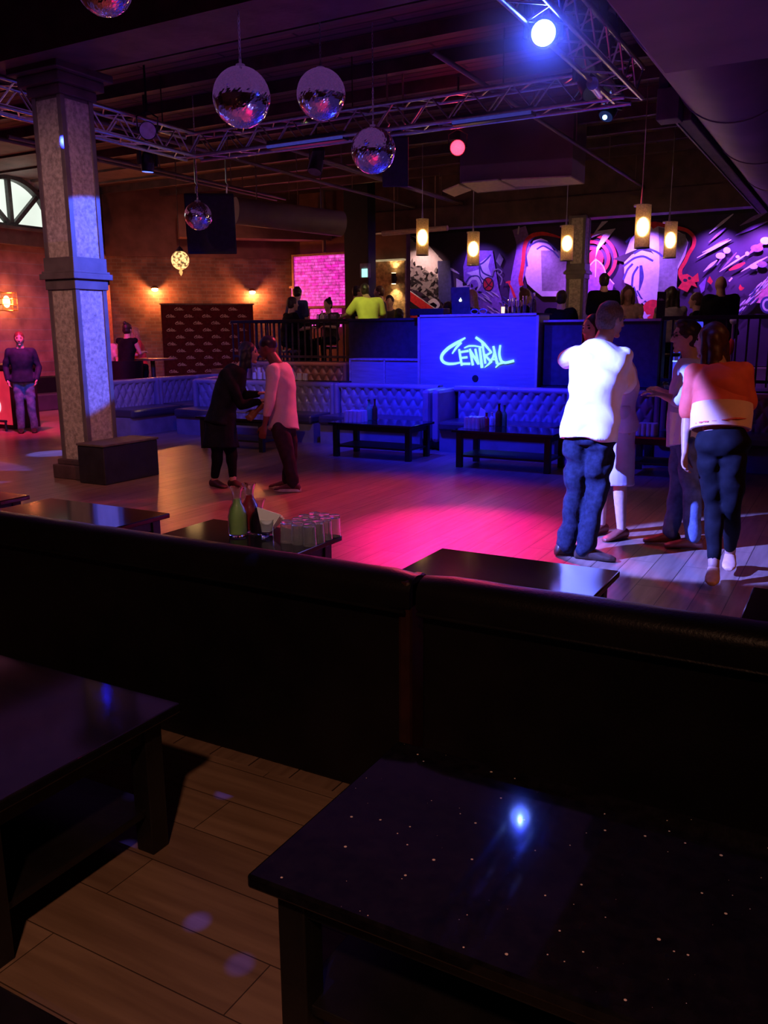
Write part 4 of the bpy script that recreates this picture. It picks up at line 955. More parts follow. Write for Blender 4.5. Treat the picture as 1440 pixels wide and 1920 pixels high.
# second figure: petals, swirl and red ball
shp('b', [(822, 490), (845, 488), (850, 560), (836, 575), (824, 560)])
shp('v', [(878, 470), (925, 470), (936, 540), (950, 590), (905, 596), (872, 560), (870, 500)])
shp('w', [(857, 522), (872, 530), (890, 545), (880, 560), (857, 545)])
for a in range(8): leaf('k', 862+a*5, 520+a*4, 9, a*.9, 3)
shp('w', [(902, 492), (922, 478), (917, 500), (924, 522), (910, 520), (900, 505)]); shp('w', [(900, 505), (912, 522), (906, 535), (893, 520), (876, 512), (890, 508)])
band('b', [(900, 494), (906, 512), (925, 520)], 3); band('b', [(880, 498), (905, 496), (922, 478)], 3); band('b', [(900, 496), (902, 520), (912, 528)], 2.5)
band('w', [(878, 535), (885, 522), (897, 522), (902, 535), (896, 545)], [3, 5, 6, 5, 2]); band('b', [(875, 530), (883, 518), (899, 517), (906, 533)], 2.5)
shp('k', ellp(917, 533, 10.5, 13.5)); shp('r', ellp(917, 533, 8.5, 11.5)); band('k', [(910, 523), (918, 536), (924, 538)], 2); band('k', [(911, 541), (919, 534), (924, 526)], 2)
for i in range(22): x = rng.uniform(880, 945); y = rng.uniform(545, 592); band('w' if i % 2 else 'b', [(x, y), (x+8, y+5), (x+15, y+11)], [1, 3, 1])
band('g', [(925, 518), (927, 507), (937, 504), (944, 510), (938, 516), (934, 510)], 2.2); band('g', [(934, 512), (944, 522), (940, 535)], 2.2)
shp('g', [(938, 475), (946, 486), (940, 500), (932, 490)]); band('r', [(950, 530), (960, 528), (966, 545)], [3, 5, 3])
# beaked profile with the red outline
band('v', [(975, 428), (985, 460), (972, 520), (966, 560), (960, 585)], [26, 26, 24, 20, 14])
shp('w', [(1002, 452), (1016, 447), (1028, 452), (1040, 470), (1046, 480), (1062, 500), (1060, 556), (1018, 556), (1004, 545), (990, 532), (986, 515), (990, 497), (988, 485), (994, 470)])
shp('g', [(1016, 470), (1050, 470), (1064, 485), (1062, 546), (1018, 546)])
band('b', [(990, 500), (986, 470), (997, 448), (1014, 440)], 4)
band('r', [(980, 536), (977, 525), (980, 510), (983, 490), (984, 470), (988, 452), (1000, 441), (1020, 438), (1040, 442), (1052, 446)], [8, 8, 7, 7, 7, 8, 8, 7, 5, 3])
band('b', [(994, 462), (1010, 452), (1030, 455), (1048, 472)], [3, 4, 4, 3]); band('b', [(1008, 468), (1020, 460), (1040, 472), (1050, 484)], 3)
band('w', [(975, 425), (973, 440)], 3); band('r', [(968, 560), (961, 540), (955, 530)], [5, 4, 2])
# lightning bolt, rings and the angular house
for r_ in (46, 33, 20): band('r', [(1110+r_*1.0*math.cos(t), 485+r_*.95*math.sin(t)) for t in np.linspace(-1.9, 1.3, 14)], 6)
shp('r', ellp(1118, 484, 13, 16))
shp('w', [(1106, 452), (1130, 416), (1142, 415), (1121, 434), (1156, 429), (1139, 450), (1124, 468), (1118, 484), (1120, 465), (1132, 441), (1106, 448)])
shp('v', [(1104, 504), (1118, 484), (1134, 500), (1140, 520), (1152, 534), (1146, 560), (1104, 560)])
for q in ([(1104, 502), (1119, 485), (1134, 500), (1137, 515), (1153, 533)], [(1119, 486), (1118, 520)], [(1137, 515), (1141, 540)]): band('w', q, 2.2)
# large hooked head
shp('w', [(1172, 482), (1184, 448), (1205, 428), (1232, 424), (1262, 430), (1284, 440), (1292, 455), (1286, 480), (1272, 505), (1268, 560), (1250, 578), (1212, 576), (1196, 556), (1186, 536), (1172, 530)])
shp('g', [(1236, 426), (1286, 440), (1290, 458), (1272, 500), (1268, 560), (1246, 572), (1234, 560), (1238, 500)])
shp('k', [(1150, 486), (1176, 476), (1200, 466), (1216, 462), (1228, 478), (1222, 474), (1205, 470), (1186, 478), (1172, 492)])
for q, w in (([(1170, 500), (1190, 484), (1208, 480), (1226, 490)], 4), ([(1190, 476), (1210, 464), (1236, 474), (1244, 482)], 4), ([(1170, 525), (1178, 505), (1188, 495)], 4), ([(1186, 540), (1188, 515), (1198, 500)], 4),
             ([(1200, 545), (1205, 520), (1203, 498)], [2, 9, 5]), ([(1196, 556), (1190, 538)], 3), ([(1175, 455), (1185, 445)], 4)): band('b', q, w)
band('b', [(1196, 545), (1205, 562), (1222, 572)], 3)
band('r', [(1216, 420), (1232, 420), (1262, 426), (1290, 432), (1304, 446), (1302, 462), (1292, 476), (1286, 492), (1277, 504), (1275, 515), (1284, 528)], [3, 8, 7, 7, 7, 7, 7, 7, 7, 8, 9])
shp('r', [(1215, 417), (1232, 416), (1236, 424), (1226, 430)])
band('k', [(1222, 578), (1232, 566), (1252, 562)], 4); shp('r', ellp(1226, 582, 20, 20)); shp('w', [(1206, 590), (1210, 583), (1214, 590), (1222, 590), (1215, 595), (1216, 600), (1205, 600)])
shp('w', [(1196, 556), (1203, 561), (1213, 562), (1200, 572)])
shp('r', [(1277, 516), (1290, 514), (1300, 520), (1310, 512), (1312, 528), (1304, 530), (1309, 540), (1298, 535), (1290, 548), (1272, 540), (1280, 530)]); shp('k', ellp(1286, 526, 4, 3)); shp('k', ellp(1294, 522, 3, 3))
# rays, bones and brush marks at the right
for (x0, y0, x1, y1, w, c) in ((1331, 438, 1376, 402, 6, 'w'), (1330, 455, 1362, 428, 5, 'v'), (1325, 472, 1368, 448, 6, 'v'), (1318, 474, 1366, 452, 4, 'w'), (1308, 484, 1372, 450, 5, 'w'), (1388, 424, 1440, 398, 9, 'v'),
                              (1380, 442, 1440, 416, 8, 'v'), (1320, 510, 1346, 488, 7, 'w'), (1352, 508, 1382, 474, 4, 'v'), (1350, 510, 1405, 475, 4, 'w'), (1345, 498, 1362, 472, 4, 'v'), (1400, 480, 1440, 450, 9, 'v'), (1390, 510, 1440, 482, 5, 'w')):
    band(c, [(x0, y0), ((x0+x1)/2+2, (y0+y1)/2-2), (x1, y1)], [1, w, 1.5])
for (x, y, rx, ry, c) in ((1352, 480, 9, 6, 'w'), (1364, 470, 7, 6, 'w'), (1420, 466, 12, 7, 'v'), (1436, 452, 10, 7, 'w'), (1414, 500, 8, 5, 'w'), (1430, 496, 9, 6, 'v'), (1402, 476, 4, 4, 'w'), (1384, 482, 4, 3, 'w')): shp(c, ellp(x, y, rx, ry, 14))
band('r', [(1368, 507), (1384, 500), (1398, 493)], [3, 9, 3]); shp('r', [(1327, 528), (1332, 518), (1338, 528), (1334, 534)]); shp('r', [(1386, 540), (1389, 533), (1392, 538), (1397, 540), (1392, 545), (1388, 545)])
shp('v', [(1312, 535), (1326, 520), (1322, 545), (1316, 550)]); band('w', [(1368, 528), (1374, 521)], 3)
shp('p', [(1392, 572), (1410, 556), (1425, 538), (1440, 525), (1460, 520), (1460, 572), (1420, 568)])
for i in range(46): u = rng.uniform(0, 1); x = 1378+62*u+rng.uniform(-6, 8); y = 592-68*u+rng.uniform(-10, 10); band('w' if i % 4 else 'b', [(x, y), (x+5, y-5), (x+11, y-11)], [1, 3.2, 1])
shp('b', ellp(1440, 572, 14, 16)); shp('w', ellp(1440, 572, 10, 12)); shp('b', ellp(1440, 572, 6, 8))
MS['m'].build('painted_artwork', [MC[k] for k in 'wrgkvbp'], mur, fix=False)
for x, pw, cl, an in ((795, 60, (1., .55, .45), 30), (905, 70, (.30, .12, 1), 26), (1005, 150, (.42, .12, 1), 30), (1130, 380, (.48, .10, 1), 26), (1215, 230, (.36, .12, 1), 32), (1345, 230, (.36, .10, 1), 28), (1432, 260, (.42, .10, 1), 34)):
    a = mp(x, 420); spot('light_mural', (a[0], MY-.8, 3.82), (a[0]-.0, MY, 2.75), cl, pw*1.2, 86, .8, .05)

# ================================================================== SMALL OBJECTS
def tumbler(name, label, loc, inverted=True, h=.10, r=.038, group=None):
    t = thing(name, label, 'glass', loc, group=group)
    prof = [(.0005, .004), (r*.8, .002), (r*.86, .004), (r, h), (r-.0035, h), (r*.80, .016), (.0005, .014)]
    if inverted: prof = [(a, h-b) for a, b in prof][::-1]
    MB().lathe([(a, b) for a, b in prof], loc, 16).build('glass_body', MT['glassy'], t, smooth=True, fix=True)
    return t
g0 = None; g1 = {}
COLN = {1: [''], 2: ['left', 'right'], 3: ['left', 'middle', 'right'], 4: ['left-end', 'centre-left', 'centre-right', 'right-end'], 5: ['left-end', 'second', 'middle', 'fourth', 'right-end']}
ROWN = {1: ['only'], 2: ['front', 'back'], 3: ['front', 'middle', 'back'], 4: ['front', 'second', 'third', 'back']}
def cluster(x0, x1, y, z, cols, rows, where, group, h=.10, r=.038):
    global g0
    a = PZ(x0, y, z)+np.array((r, r, 0)); b = PZ(x1, y, z); W_d = b[0]-a[0]-r; 
    for i in range(rows):
        for k in range(cols):
            x = a[0]+W_d*(k/(max(1, cols-1)))*(.88 if i % 2 else 1)+(.02 if i % 2 else 0)+random.uniform(-.002, .002); yy = a[1]+i*2.12*r+random.uniform(0, .003)
            lab = 'upturned tumbler, %s row %s, %s' % (ROWN[rows][i], COLN[cols][k], where)
            if g0 is None: g0 = tumbler('drinking_glass', lab, (x, yy, z), group=group, h=.10, r=.038); g0.scale = (r/.038, r/.038, h/.10); g1['near'] = 1
            else:
                c_ = dup(g0, (x, yy, z), 0, lab, group, scale=(r/.038, r/.038, h/.10))
                if yy > 6:
                    if 'far' not in g1: m_ = kids(g0)[0].data.copy(); m_.materials[0] = MT['glassy_far']; g1['far'] = m_
                    kids(c_)[0].data = g1['far']
H4 = .486
# carafe table
cluster(520, 607, 1018, H4, 3, 4, 'on the carafe table', 'upturned glasses beside the carafes', .125, .0385)
def carafe(label, x, y, z, juice, hh=.27):
    p = PZ(x, y, z); t = thing('juice_carafe', label, 'carafe', p)
    k = hh/.27
    out = [(.001, 0), (.052, .002), (.056, .02), (.056, .11), (.046, .15), (.028, .18), (.024, .21), (.03, .245), (.042, .27), (.039, .27), (.027, .245), (.021, .21), (.025, .18), (.042, .15), (.052, .11), (.052, .012), (.001, .01)]
    gb_ = MB().lathe([(a, b*k) for a, b in out], p, 22).build('glass_body', MT['glass'], t, smooth=True)
    MB().lathe([(.001, .013*k), (.050, .015*k), (.0505, .11*k), (.040, .148*k), (.023, .18*k), (.019, .205*k), (.001, .205*k)], p, 20).build('juice', juice, gb_, smooth=True)
    return p
p = carafe('glass carafe of green juice, front left on the carafe table', 447, 1004, H4, mat('pale_green_juice', (.40, .62, .16), .3, var=.1), .285)
p = carafe('glass carafe of red juice right behind the green one', 470, 996, H4, MT['juice_red'], .285)
p = carafe('dark-filled glass carafe between the red one and the napkin', 487, 1000, H4, mat('cola_dark', (.03, .01, .02), .2), .2)
p = PZ(502, 1006, H4); t = thing('napkin_holder', 'tumbler stuffed with folded white paper napkins', 'napkins', p)
MB().lathe([(.001, 0), (.034, 0), (.042, .1), (.038, .1), (.031, .012), (.001, .01)], p, 18).build('tumbler', MT['glass'], t, smooth=True)
for k in range(4):
    a = .5+k*.12; d = np.array((math.cos(a), math.sin(a), 0)); o_ = p+np.array((0, .012*(k-1.5), .03))
    MB().prism([o_-d*.02, o_+d*.02, o_+d*.09+np.array((0, 0, .10-.012*k)), o_-d*.045+np.array((0, 0, .145-.01*k))], (.0, .004, 0)).build('napkin', MT['paper'], t)
# glass on the far-left table
p = PZ(4, 936, H4); tumbler('drinking_glass', 'single clear glass on the table cut off by the left edge', p+np.array((-.02, -.05, 0)), False, .12, .04)
# far tables
Z1 = .461
cluster(643, 684, 791, Z1, 4, 3, 'on the left blue-lit far table', 'upturned glasses on the left far table', .15, .036)
cluster(868, 905, 803, Z1, 4, 3, 'on the far table right of the divider', 'upturned glasses on the right far table', .14, .033)
cluster(1190, 1234, 816, Z1, 4, 2, 'on the table behind the bespectacled man', 'upturned glasses behind the bespectacled man', .14, .036)
def bottle(label, p, m, h=.24, r=.034, cap=None):
    t = thing('bottle', label, 'bottle', p)
    MB().lathe([(.001, 0), (r, .002), (r, h*.55), (r*.8, h*.64), (r*.36, h*.74), (r*.36, h*.96), (r*.42, h), (.001, h)], p, 16).build('body', m, t, smooth=True)
    MB().lathe([(.001, 0), (r*.45, 0), (r*.45, h*.05), (.001, h*.05)], np.array(p)+np.array((0, 0, h)), 12).build('cap', cap or MT['iron'], t, smooth=True)
MGREEN = mat('green_carafe_body', (.10, .40, .16), .25, var=.1); MBROWN = mat('dark_brown_bottle', (.10, .03, .015), .25); MREDB = mat('red_sauce_bottle', (.55, .03, .03), .4); MWH = mat('white_can', (.7, .68, .66), .4)
bottle('green bottle beside the glasses on the left far table', PZ(692, 787.5, Z1), MGREEN, .26, .045)
bottle('dark brown bottle beside the green bottle on the left far table', PZ(703, 787.5, Z1), MBROWN, .27, .036)
p = PZ(665, 792, Z1)
bottle('short red bottle right of the glasses on the right far table', PZ(912, 799, Z1), MREDB, .16, .036)
bottle('short white-labelled can beside the red bottle on the right far table', PZ(922, 798, Z1), MWH, .16, .032, MWH)
bottle('tall dark bottle on the right far table', PZ(935, 799, Z1), MBROWN, .27, .045)
bottle('tall green bottle at the right end of the group on the right far table', PZ(945, 799, Z1), MGREEN, .25, .035)
p = PZ(903, 797, Z1); tag(MB().prism([p+np.array(q) for q in ((-.07, 0, .0), (.03, 0, .0), (.05, 0, .18), (-.02, 0, .22))], (0, .01, 0)).build('napkin', MT['paper']), 'white napkin sticking up behind the glasses on the right far table', 'napkin')
# ledge behind the couple: rows of upturned glasses
pl = PY(575, 705, 11.3)
for (x0, x1, lb, gr, sd) in ((478, 500, 'upturned glass on the ledge left of the cream sweater', 'ledge glasses left of the white sweater', 11), (552, 574, 'upturned glass on the ledge right of the cream sweater', 'ledge glasses right of the white sweater', 12)):
    a = PY(x0, 705, 11.28); b = PY(x1, 705, 11.28)
    for k in range(5): dup(g0, (a[0]+(b[0]-a[0])*k/4, 11.27+.05*(k % 2), .876), 0, COLN[5][k]+' '+lb, gr, scale=(.9, .9, 1.1 if not (k == 1 and x0 == 478) else 1.9)); kids(bpy.data.objects[-1] if False else LASTD[-1])[0].data = g1['far']
# bags under the tables
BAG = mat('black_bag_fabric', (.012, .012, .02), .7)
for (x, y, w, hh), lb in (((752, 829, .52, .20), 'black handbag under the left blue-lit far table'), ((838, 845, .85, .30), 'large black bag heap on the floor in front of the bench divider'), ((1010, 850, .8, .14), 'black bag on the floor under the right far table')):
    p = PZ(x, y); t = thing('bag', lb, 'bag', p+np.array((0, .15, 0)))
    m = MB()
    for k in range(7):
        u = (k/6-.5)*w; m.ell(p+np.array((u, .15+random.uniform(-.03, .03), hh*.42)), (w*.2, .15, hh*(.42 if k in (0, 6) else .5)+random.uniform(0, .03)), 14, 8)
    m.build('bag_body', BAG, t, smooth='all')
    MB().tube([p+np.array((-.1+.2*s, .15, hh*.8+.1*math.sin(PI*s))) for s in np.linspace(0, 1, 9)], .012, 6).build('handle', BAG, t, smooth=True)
# on the booth
def onb(x, y=586): return np.array((PY(x, y, 11.72)[0], 11.72, BT))
p = onb(943); t = thing('candle_jar', 'lit candle in a clear glass jar on the booth top', 'candle', p)
gb_ = MB().lathe([(.001, 0), (.035, 0), (.035, .15), (.032, .15), (.032, .008), (.001, .006)], p, 18).build('jar', MT['glass'], t, smooth=True)
MB().lathe([(.001, .01), (.026, .01), (.026, .10), (.001, .10)], p, 14).build('candle_wax', emis('candle_glow', (1, .62, .5), 1.8), gb_, smooth=True)
point('light_candle', tuple(p+np.array((0, -.02, .2))), (1, .6, .3), 1.0, .02)
for x, hh, lb in ((954, .20, 'red-tinted glass beside the candle on the booth top'), (965, .22, 'tall highball glass right of the red one on the booth top'), (975, .18, 'short tumbler in the middle of the booth-top glasses'), (985, .24, 'tallest slim glass on the booth top'), (994, .19, 'clear glass just left of the clear bottle on the booth top')):
    t = thing('bar_glass', lb, 'glass', onb(x)+np.array((0, random.uniform(-.06, .08), 0)))
    MB().lathe([(.001, 0), (.026, 0), (.031, hh), (.028, hh), (.023, .014), (.001, .01)], np.array(t.location), 14).build('glass_body', MT['glass'], t, smooth=True)
    MB().lathe([(.001, .015), (.022, .016), (.024, hh*.5), (.001, hh*.5)], np.array(t.location), 12).build('drink', MT['juice_red'] if x == 954 else mat('pale_drink', (.5, .35, .35), .2, trans=.4), t, smooth=True)
bottle('clear glass bottle with white cap at the right end of the booth top', onb(1001), MT['glass'], .27, .034, MT['paper'])
for x, lb in ((895, 'left headphone ring lying on the booth top'), (911, 'right headphone ring lying on the booth top')):
    p = onb(x)+np.array((0, -.1, .0)); tag(MB().tube([p+np.array((.055*math.cos(a), 0, .035+.035*math.sin(a))) for a in np.linspace(0, 2*PI, 20)], .010, 8).build('headphones', mat('grey_plastic', (.25, .22, .35), .4), smooth=True), lb, 'headphones')
# laptop and mixer
a = PY(866, 560, 12.0)
t = thing('laptop', 'open dark laptop with a glowing fruit-shaped mark, in front of the blond person', 'laptop', (a[0], 12.0, BT))
lx0 = PY(851, 560, 12.0)[0]; lx1 = PY(877, 560, 12.0)[0]; lz = PY(865, 538, 12.0)[2]
ll_ = MB().obox(((lx0+lx1)/2, 12.0, (BT+lz)/2), (1, 0, 0), (0, .98, .15), (0, -.15, .98), lx1-lx0+.08, .014, lz-BT).build('screen_lid', mat('laptop_grey', (.10, .10, .12), .4, .5), t, bevel=.004)
MB().box(lx0-.03, lx1+.05, 12.02, 12.28, BT, BT+.02).build('keyboard_base', mat('laptop_grey_b', (.10, .10, .12), .4, .5), t, bevel=.004)
c = np.array(((lx0+lx1)/2, 11.985, (BT+lz)/2+.01))
GL = emis('mark_glow', (.8, .95, 1), 2.5)
MB().ell(c+np.array((-.008, 0, 0)), (.014, .004, .02)).ell(c+np.array((.009, 0, 0)), (.014, .004, .02)).ell(c+np.array((.004, 0, .030)), (.005, .003, .009)).build('lid_mark', GL, ll_, smooth='all')
tag(MB().box(lx0-.65, lx0-.08, 11.8, 12.05, BT, BT+.10).build('mixer', MT['dmetal'], bevel=.01), 'low dark mixing console on the booth beside the laptop', 'mixer')
p = PY(1239, 580, 11.9); t = thing('menu_stand', 'small black upright menu card with pale lettering on the bar', 'menu', (p[0], 11.9, 1.77))
MB().box(p[0]-.055, p[0]+.055, 11.89, 11.91, 1.77, 2.12).build('card', MT['black'], t)
lm = MB(); T_ = logoT(p[0], 11.888, 2.02, .0001)
for s in LOGO: stroke(lm, s, T_, dep=.002, res=4)
lm.build('lettering', MC['w'], t, fix=False)
# jars and bottles on the ledge at the far left bar group
for x, y, m_, lb in ((661, 598, MT['glass_green'], 'green bottle standing between the two groups at the upper railing'), (604, 596, MWH, 'small silver shaker on the bar behind the railing')):
    p = PY(x if x < 640 else 603, y, 13.2); 
    if x < 640: bottle(lb, (p[0], 13.2, 1.80), m_, .2, .04)
tb = PY(620, 600, 13.2)
t = thing('bar_table', 'high bar table between the two groups behind the railing', 'table', (tb[0], 13.4, pz))
MB().box(tb[0]-.9, tb[0]+.7, 13.1, 13.7, 1.77, 1.80).build('tabletop', MT['black'], t, bevel=.005)
for xx in (-.8, .6):
    for yy in (13.15, 13.6): MB().box(tb[0]+xx, tb[0]+xx+.05, yy, yy+.05, pz, 1.77).build('leg', MT['black'], t)
cl = np.array((tb[0], 13.3, 1.80))
for k in range(6): dup(g0, (tb[0]-.3+.09*k, 13.25+.05*(k % 2), 1.80), 0, ['first', 'second', 'third', 'fourth', 'fifth', 'sixth'][k]+' from left clear glass on the high bar table behind the railing', 'glasses on the high bar table', scale=(.9, .9, 1.5))
# seating area behind the left wing: high table, bar stools
hp = PD(286, 672, 16.6); t = thing('high_table', 'small high table with a single post behind the left bench wing', 'table', (hp[0], hp[1], 0))
hz = hp[2]
MB().box(hp[0]-.42, hp[0]+.30, hp[1]-.3, hp[1]+.3, hz-.035, hz).build('tabletop', mat('brown_table', (.25, .12, .08), .4), t, bevel=.005)
MB().cone((hp[0], hp[1], .03), (hp[0], hp[1], hz-.03), .045, n=14).build('post', MT['iron'], t, smooth=True)
MB().lathe([(.001, 0), (.25, 0), (.24, .02), (.06, .04), (.001, .04)], (hp[0], hp[1], 0), 24).build('foot', MT['iron'], t, smooth=True)
cp = PD(233, 690, 15.9); 
t = thing('barrel_chair', 'dark rounded high-backed bar chair under the woman in the black tank top', 'chair', (cp[0], cp[1], 0))
sh_ = MB(); ang_ = [PI*1.05+PI*.9*k/16 for k in range(17)]
ya = math.atan2(cp[1], cp[0])+PI
for r0_, r1_ in ((.27, .31),):
    rs = []
    for k in range(17):
        a = ya-PI*.62+PI*1.24*k/16; ca, sa = math.cos(a), math.sin(a)
        rs.append([(cp[0]+ca*r0_, cp[1]+sa*r0_, .62), (cp[0]+ca*r1_, cp[1]+sa*r1_, .60), (cp[0]+ca*(r1_+.05), cp[1]+sa*(r1_+.05), 1.13), (cp[0]+ca*(r0_+.06), cp[1]+sa*(r0_+.06), 1.13)])
    sh_.rings(rs)
sh_.build('backrest', MT['vinyl'], t, smooth=True)
MB().cone((cp[0], cp[1], .62), (cp[0], cp[1], .74), .28, n=24).build('seat', MT['vinyl'], t, bevel=.02)
for k in range(4):
    a = PI/4+k*PI/2; MB().cone((cp[0]+.17*math.cos(a), cp[1]+.17*math.sin(a), .62), (cp[0]+.24*math.cos(a), cp[1]+.24*math.sin(a), 0), .022, .016, 8).build('leg', MT['black'], t)
# red-lit side bar with foot rail at the left edge
p = PZ(22, 806); xx = p[0]; t = thing('side_bar', 'side bar with glowing red front panel and foot rail at the left edge', 'bar', (xx-1, p[1], 0))
MB().box(xx-2.4, xx, p[1]+.05, p[1]+.6, 0, 1.04).build('counter_body', MT['black'], t)
MB().box(xx-2.4, xx-.02, p[1]+.03, p[1]+.05, .08, 1.0).build('lit_front', emis('red_acrylic', (1, .03, .08), .6, .35, 3), t)
MB().box(xx-2.45, xx+.08, p[1]-.02, p[1]+.65, 1.04, 1.11).build('countertop', MT['black'], t, bevel=.006)
MB().tube([(xx-2.4, p[1]-.18, .17), (xx+.12, p[1]-.18, .17)], .022, 10).cone((xx-.5, p[1]-.18, .17), (xx-.5, p[1]+.05, .14), .015).cone((xx+.1, p[1]-.18, .17), (xx+.1, p[1]-.18, 0), .02).cone((xx-.1, p[1]-.18, .17), (xx-.1, p[1]-.18, 0), .02).build('foot_rail', MT['iron'], t, smooth=True)
MB().tube([(xx-.3+.3*math.cos(a)*.3-.05, p[1]+.02, .4+.12*math.sin(a)) for a in np.linspace(0, 2*PI, 20)], .008, 6).build('neon_curl', emis('neon_line', (1, .25, .3), 3), t, smooth=True)
# low dark bench against the side wall
a = PX(66, 768, XL+.5); b = PX(122, 768, XL+.5)
t = thing('wall_bench', 'low dark upholstered bench against the brick behind the man in the dark jacket', 'bench', (XL+.3, (a[1]+b[1])/2, 0))
MB().box(XL+.02, XL+.5, a[1]-.0, b[1]+.5, 0, .36).build('seat', MT['seat'], t, bevel=.03)
MB().box(XL+.02, XL+.12, a[1], b[1]+.5, .34, .72).build('backrest', MT['vinyl'], t, bevel=.03)
# little bright marker (pale cylinder lamp) and warning post seen at the right railing
p = PY(1376, 600, 11.6); t = thing('globe_light', 'small violet-lit globe on a post at the right railing', 'lamp', (p[0], 12.6, pz))
p = PY(1376, 601, 12.6); MB().ell(p, .055).build('globe', MC['w'], t, smooth='all')
MB().cone((p[0], 12.6, pz), p, .02, n=8).build('post', MC['v'], t)
q = PY(1371, 650, 12.6); MB().ell(q, (.04, .04, .12)).build('striped_float', MC['r'], t, smooth='all', label='red and white striped float')
spot('light_globe', (p[0], 12.2, 3.2), (p[0], 12.6, 1.7), (.7, .2, 1), 12, 20, .5, .03)
# ================================================================== PEOPLE
def remesh(mb, vox, it=4, fac=.5):
    me = mb.mesh('tmp', (0, 0, 0), True); o = bpy.data.objects.new('tmp', me); COL.objects.link(o)
    r = o.modifiers.new('r', 'REMESH'); r.mode = 'VOXEL'; r.voxel_size = vox; r.use_smooth_shade = True
    s = o.modifiers.new('s', 'SMOOTH'); s.factor = fac; s.iterations = it
    dg_ = bpy.context.evaluated_depsgraph_get(); n = bpy.data.meshes.new_from_object(o.evaluated_get(dg_))
    bpy.data.objects.remove(o); bpy.data.meshes.remove(me); return n
def folds(me, amp, f=1., seed=0, c=None):
    n = len(me.vertices); co = np.empty(n*3); me.vertices.foreach_get('co', co); co = co.reshape(-1, 3)
    no = np.empty(n*3); me.vertices.foreach_get('normal', no); no = no.reshape(-1, 3)
    x, y, z = co.T; g = np.random.default_rng(seed).uniform(0, 6, 6)
    w = np.sin(9*f*x+7*f*y+g[0])*.6+np.sin(5*f*z+g[1])*.5
    d = np.sin(26*f*z+9*f*x+3*w+g[2])*.5+np.sin(17*f*z-21*f*(x+y)+2.4*w+g[3])*.5+np.sin(46*f*z+13*f*y+4*w+g[4])*.25
    d = np.sign(d)*np.abs(d)**.8*(.6+.8*np.abs(np.sin(4*f*x+6*f*z+g[5])))
    co += no*(d*amp)[:, None]; me.vertices.foreach_set('co', co.ravel()); me.update()
nz = lambda v: np.array(v, float)/(np.linalg.norm(v)+1e-12)
def torso_rings(mb, sp, infl, lat_p, lat_s, rings):
    tt = [r[0] for r in rings]; ss = np.linspace(tt[0], tt[-1], 26)
    def sm(k):
        v = np.interp(ss, tt, [r[k] for r in rings])
        for _ in range(2): v[1:-1] = (v[:-2]+2*v[1:-1]+v[2:])/4
        return v
    rings = list(zip(ss, sm(1), sm(2)))
    # sp: list of spine points, rings: (t along the spine 0..n-1, rx, ry)
    rs = []
    for t, rx, ry in rings:
        i = min(int(t), len(sp)-2); u = t-i; p = sp[i]*(1-u)+sp[i+1]*u
        if 0 < i+u < len(sp)-1 and len(sp) > 2:
            q0 = sp[max(i-1, 0)]; q3 = sp[min(i+2, len(sp)-1)]; p = .5*((2*sp[i])+(-q0+sp[i+1])*u+(2*q0-5*sp[i]+4*sp[i+1]-q3)*u*u+(-q0+3*sp[i]-3*sp[i+1]+q3)*u**3)
        k = min(max(t/(len(sp)-1), 0), 1); lat = nz(lat_p*(1-k)+lat_s*k); up = nz(sp[min(i+1, len(sp)-1)]-sp[i]); fw = nz(np.cross(up, lat))
        lat = nz(np.cross(fw, up))
        ring = []
        for a in np.linspace(0, 2*PI, 40, endpoint=False):
            ca, sa = math.cos(a), math.sin(a); ring.append(p+lat*(rx+infl)*np.sign(ca)*abs(ca)**.85+fw*(ry+infl)*np.sign(sa)*abs(sa)**.9)
        rs.append(ring)
    mb.rings(rs)
def head_into(mb, c, Rm, s=1.):
    n, m = 28, 20; vs = []; fs = []
    def pos(dx, dy, dz):
        X, Y, Z = .076*dx, .096*dy, .118*dz
        if dz < 0:
            k = -dz; X *= 1-.36*k**1.3
            if dy < 0: Y *= 1-.38*k
            else: Y *= 1+.02*k
        if dy > 0:
            for ex in (-.4, .4): Y -= .010*math.exp(-((dx-ex)**2+(dz-.1)**2)/.03)
            Y += .006*math.exp(-((dx)**2/.3+(dz-.32)**2/.02))
        return c+Rm@(np.array((X, Y, Z))*s)
    o = []
    vs.append(pos(0, 0, -1))
    for i in range(1, m):
        ph = -PI/2+PI*i/m
        for j in range(n): t = 2*PI*j/n; vs.append(pos(math.cos(ph)*math.cos(t), math.cos(ph)*math.sin(t), math.sin(ph)))
    vs.append(pos(0, 0, 1)); k = len(vs)-1
    for j in range(n): fs.append((0, 1+(j+1) % n, 1+j)); fs.append((k, k-n+j, k-n+(j+1) % n))
    for i in range(m-2):
        for j in range(n): a = 1+i*n+j; b = 1+i*n+(j+1) % n; fs.append((a, b, b+n, a+n))
    mb.add(vs, fs)
    L = lambda *p: c+Rm@(np.array(p)*s)
    mb.chain([L(0, .088, .020), L(0, .104, -.012), L(0, .108, -.026)], [.008*s, .011*s, .014*s], 10)
    mb.ell(L(.011, .098, -.028), .009*s, 8, 6).ell(L(-.011, .098, -.028), .009*s, 8, 6)
    mb.ell(L(0, .086, -.056), np.array((.024, .011, .007))*s, 10, 8, Rm).ell(L(0, .083, -.068), np.array((.020, .011, .008))*s, 10, 8, Rm)
    mb.ell(L(0, .070, -.100), np.array((.026, .022, .018))*s, 10, 8, Rm)
    for k in (-1, 1): mb.ell(L(.077*k, -.006, -.004), np.array((.009, .019, .032))*s, 10, 8, Rm)
